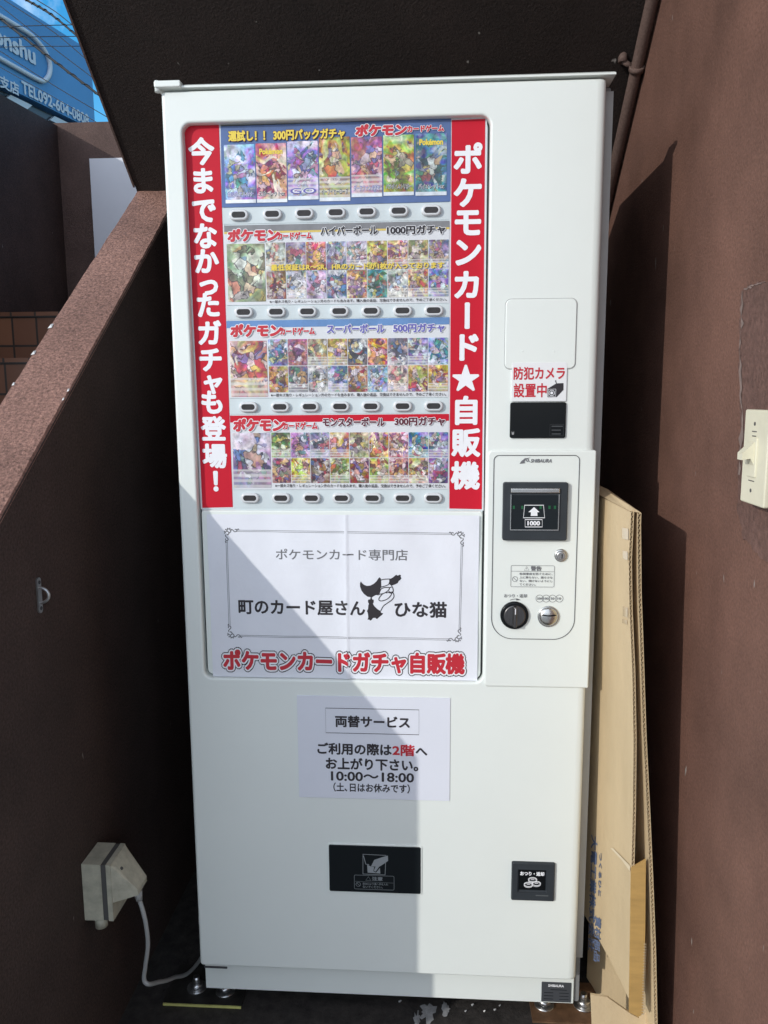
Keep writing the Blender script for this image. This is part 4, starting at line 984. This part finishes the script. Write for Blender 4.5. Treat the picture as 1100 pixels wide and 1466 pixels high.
mb = MB(); yz_plate(mb, ym - .013, ym + .013, zm - .026, zm + .026, .002, XS, XS - .002, .001); mb.build('toggle_frame', M['ivory'], sw)
mb = MB(); mb.prism([(XS - .0018, zm + .021), (XS - .017, zm + .006), (XS - .017, zm - .003), (XS - .006, zm - .001), (XS - .0018, zm - .010)], ym - .008, ym + .008, 1); mb.build('toggle', M['ivory'], sw)
for zz, w in ((zm + .034, .007), (zm + .028, .006), (zm - .031, .009)):
    mb = MB(); mb.box(XS - .0006, XS + .001, ym - w, ym + w, zz - .0006, zz + .0006); mb.build('slot_line', M['outletdark'], sw)
for zz in (zm + .044, zm - .044):
    mb = MB(); mb.tube([(XS + .001, ym, zz), (XS - .0006, ym, zz)], .0026, 10); mb.build('screw_hole', M['outletdark'], sw)

# flattened cardboard box between machine and wall
cb = thing('cardboard_box', (.83, -.05, 0), 'flattened brown cardboard box wedged between the machine and the wall', 'box')
def interp(T, z):
    for (z0, a), (z1, b_) in zip(T, T[1:]):
        if z0 <= z <= z1: return a + (b_ - a) * (z - z0) / (z1 - z0)
    return T[-1][1] if z > T[-1][0] else T[0][1]
def edge_tab(pxs, y): 
    t = sorted((F(u, v, y).z, F(u, v, y).x) for u, v in pxs); return t
YN_ = -.14
tabA = edge_tab([(903, 742), (900, 800), (901, 870), (905, 960), (907, 1060), (906, 1160), (904, 1240), (903, 1340), (902, 1450)], YN_)
tabB = edge_tab([(913, 748), (914, 850), (917, 930), (921, 1050), (926, 1150), (931, 1260), (935, 1360), (938, 1500)], YN_)
def sheet_board(mb, edge, z0, z1, yn, yf, xfar, th, topdrop=0.0, nz=60, flute=True):
    """double-faced board: two liners with a zigzag flute between, the cut end facing the camera"""
    zs = [z0 + (z1 - z0) * i / nz for i in range(nz + 1)]; ny = 6
    for k in (0, 1):
        off_ = k * (th - .0007)
        vs = []; 
        for face in (0, .0007):
            for z in zs:
                for j in range(ny + 1):
                    t = j / ny; xn = interp(edge, z); x = xn + (xfar - xn) * (t ** 1.3)
                    vs.append((x + off_ + face, yn + (yf - yn) * t, z - topdrop * 0))
        n1 = (nz + 1) * (ny + 1); fs = []
        for f in (0, 1):
            for i in range(nz):
                for j in range(ny):
                    a = f * n1 + i * (ny + 1) + j; q = (a, a + 1, a + ny + 2, a + ny + 1); fs.append(q if f == 1 else q[::-1])
        for i in range(nz): a = i * (ny + 1); fs.append((a, a + ny + 1, n1 + a + ny + 1, n1 + a))
        for j in range(ny): a = nz * (ny + 1) + j; fs.append((a, a + 1, n1 + a + 1, n1 + a)); a = j; fs.append((a + 1, a, n1 + a, n1 + a + 1))
        mb.add(vs, fs)
    if flute:
        n = int((z1 - z0) / .0042); vs = []; fs = []
        for i in range(n + 1):
            z = z0 + (z1 - z0) * i / n; x = interp(edge, z) + (.0007 if i % 2 else th - .0007)
            vs += [(x, yn + .0003, z), (x, yn + .0003 + .02, z), (x, yn + .0003, z + .0008), (x, yn + .02, z + .0008)]
        for i in range(n): a = i * 4; b_ = a + 4; fs += [(a, a + 1, b_ + 1, b_), (a + 2, b_ + 2, b_ + 3, a + 3), (a, b_, b_ + 2, a + 2)]
        mb.add(vs, fs)
zA1 = (F(903, 743, YN_).z + F(862, 708, 0).z) / 2; zA0 = F(902, 1448, YN_).z
mb = MB(); sheet_board(mb, tabA, zA0 + .02, zA1, YN_, .16, .789, .0055); mb.build('front_panel', M['cardboard'], cb)
mb = MB(); sheet_board(mb, tabB, .004, zA1 - .002, YN_ + .002, .16, .826, .006); mb.build('rear_panel', M['cardboard'], cb)
# folded ridge joining the two at the top
xa_, xb_ = interp(tabA, zA1), interp(tabB, zA1)
mb = MB(); mb.add([(xa_ - .001, YN_ + .004, zA1 + .001), (xb_ + .007, YN_ + .004, zA1 - .002), (.832, .16, zA1 + .002), (.788, .16, zA1 + .005), ((xa_ + xb_) / 2, YN_ + .004, zA1 + .006), (.81, .16, zA1 + .012)], [(0, 4, 5, 3), (4, 1, 2, 5), (0, 1, 4)]); mb.build('top_fold', M['cardboard'], cb)
# golden end flap and loose lower piece
def slab(name, pts, y, th, m):
    P = [F(u, v, y) for u, v in pts]; b_ = MB(); b_.prism([(p.x, p.z) for p in P], y, y + th, 1); return b_.build(name, m, cb)
slab('end_flap', [(904, 1243), (925, 1231), (924, 1330), (921, 1452), (914, 1456), (901, 1449)], YN_ - .002, .004, M['cardboardgold'])
n = 26; mb = MB(); vs = []
for i in range(n): 
    p = F(924.5 - 3.5 * i / n, 1352 + 104 * i / n, YN_ - .003); mb.add([(p.x - .0035, YN_ - .004, p.z), (p.x + .0012, YN_ - .004, p.z), (p.x + .0012, YN_ - .004, p.z + .0022), (p.x - .0035, YN_ - .004, p.z + .0022)], [(0, 1, 2, 3)])
mb.build('flap_flute', M['kraft'], cb)
slab('lower_flap', [(846, 1424), (870, 1428), (904, 1452), (915, 1458), (934, 1440), (938, 1520), (850, 1520)], -.100, .005, M['cardboard'])
# tear and tape, printed words on the panel
def onA(u, v, lift=.0015):
    """point of the front panel seen at a photo position"""
    d = ray(u, v); lo, hi = .5, 3.0
    def g_(t):
        q = CAMP + d * t; tt = min(1, max(0, (q.y - YN_) / (.16 - YN_))); xn = interp(tabA, q.z); return q.x - (xn + (.789 - xn) * (tt ** 1.3))
    for _ in range(50):
        mid = (lo + hi) / 2
        if g_(mid) > 0: hi = mid
        else: lo = mid
    q = CAMP + d * lo; return q - Vector((lift, lift * .3, 0))
mb = MB(); mb.add([onA(875, 1214), onA(879, 1214), onA(904, 1240), onA(903, 1247), onA(892, 1232)], [(0, 4, 3, 2, 1)[::-1]]); mb.build('torn_strip', M['tear'], cb)
for u, v, w, h in ((892, 755, 9, 16), (893, 788, 7, 12), (893, 868, 7, 14), (892, 886, 7, 6)):
    mb = MB(); mb.add([onA(u, v), onA(u + w, v + 2), onA(u + w, v + h + 2), onA(u, v + h)], [(0, 1, 2, 3)[::-1]]); mb.build('tape', M['tape'], cb)
def box_words(s, u0, v0, u1, v1, half):
    mb = MB(); n = len(s)
    for i, ch in enumerate(s):
        vs, fs = glyphs(ch); v2, f2 = bolden(vs, fs, .03, 6); P = []
        for x, y, k in v2:
            t = (i + .9 - (x)) / n; 
            t = (i + x) / n; w = (y - .37) * 2 * half
            u = u0 + (u1 - u0) * t + w; v = v0 + (v1 - v0) * t + w * .55
            P.append(onA(u, v, .0012 + k * 2e-5))
        mb.add(P, f2)
    mb.build('lettering', M['print'], cb)
box_words('大電工業株式会社', 852, 1196, 847, 1362, 4.6)
box_words('つくるひと', 861, 1220, 859, 1285, 2.2)
box_words('資材部品', 857.5, 1312, 855, 1378, 4.6)

# pale paint marks on the floor
def blot(name, u, v, rx, ry, label):
    p = at(u, v, 2, .0015); mb = MB(); n = 22; pts = []
    for k in range(n):
        a = 2 * math.pi * k / n; q = random.uniform(.45, 1.1); pts.append(Vector((p.x + rx * q * math.cos(a), p.y + ry * q * math.sin(a), .0015)))
    mb.add([Vector((p.x, p.y, .0022))] + pts, [(0, 1 + k, 1 + (k + 1) % n) for k in range(n)]); return tag(mb.build(name, M['chip2'], None), label, 'paint mark')
M['chip2'] = mat('grey_floor_paint', (.30, .30, .30), .8, var=.35, vscale=60)
random.seed(11)
blot('paint_mark', 613, 1449, .022, .030, 'large pale grey paint splash on the dark floor under the machine')
blot('paint_mark', 639, 1444, .012, .022, 'smaller pale grey paint splash beside the large one on the dark floor')
blot('paint_mark', 597, 1462, .008, .03, 'narrow pale paint splash nearest the camera on the dark floor')
for u, v in ((694, 1447), (716, 1439), (573, 1433), (667, 1447), (677, 1438), (709, 1445)):
    p = at(u, v, 2, .003); mb = MB(); r = random.uniform(.0016, .003)
    mb.tube([p - Vector((r, 0, .002)), p + Vector((r, r * .3, .001))], [r, r * .6], 6); tag(mb.build('pebble', M['chip2'] if u != 694 else M['chip']), 'tiny pale grit grain on the dark floor in front of the machine', 'grit', 'grit grains on the floor')
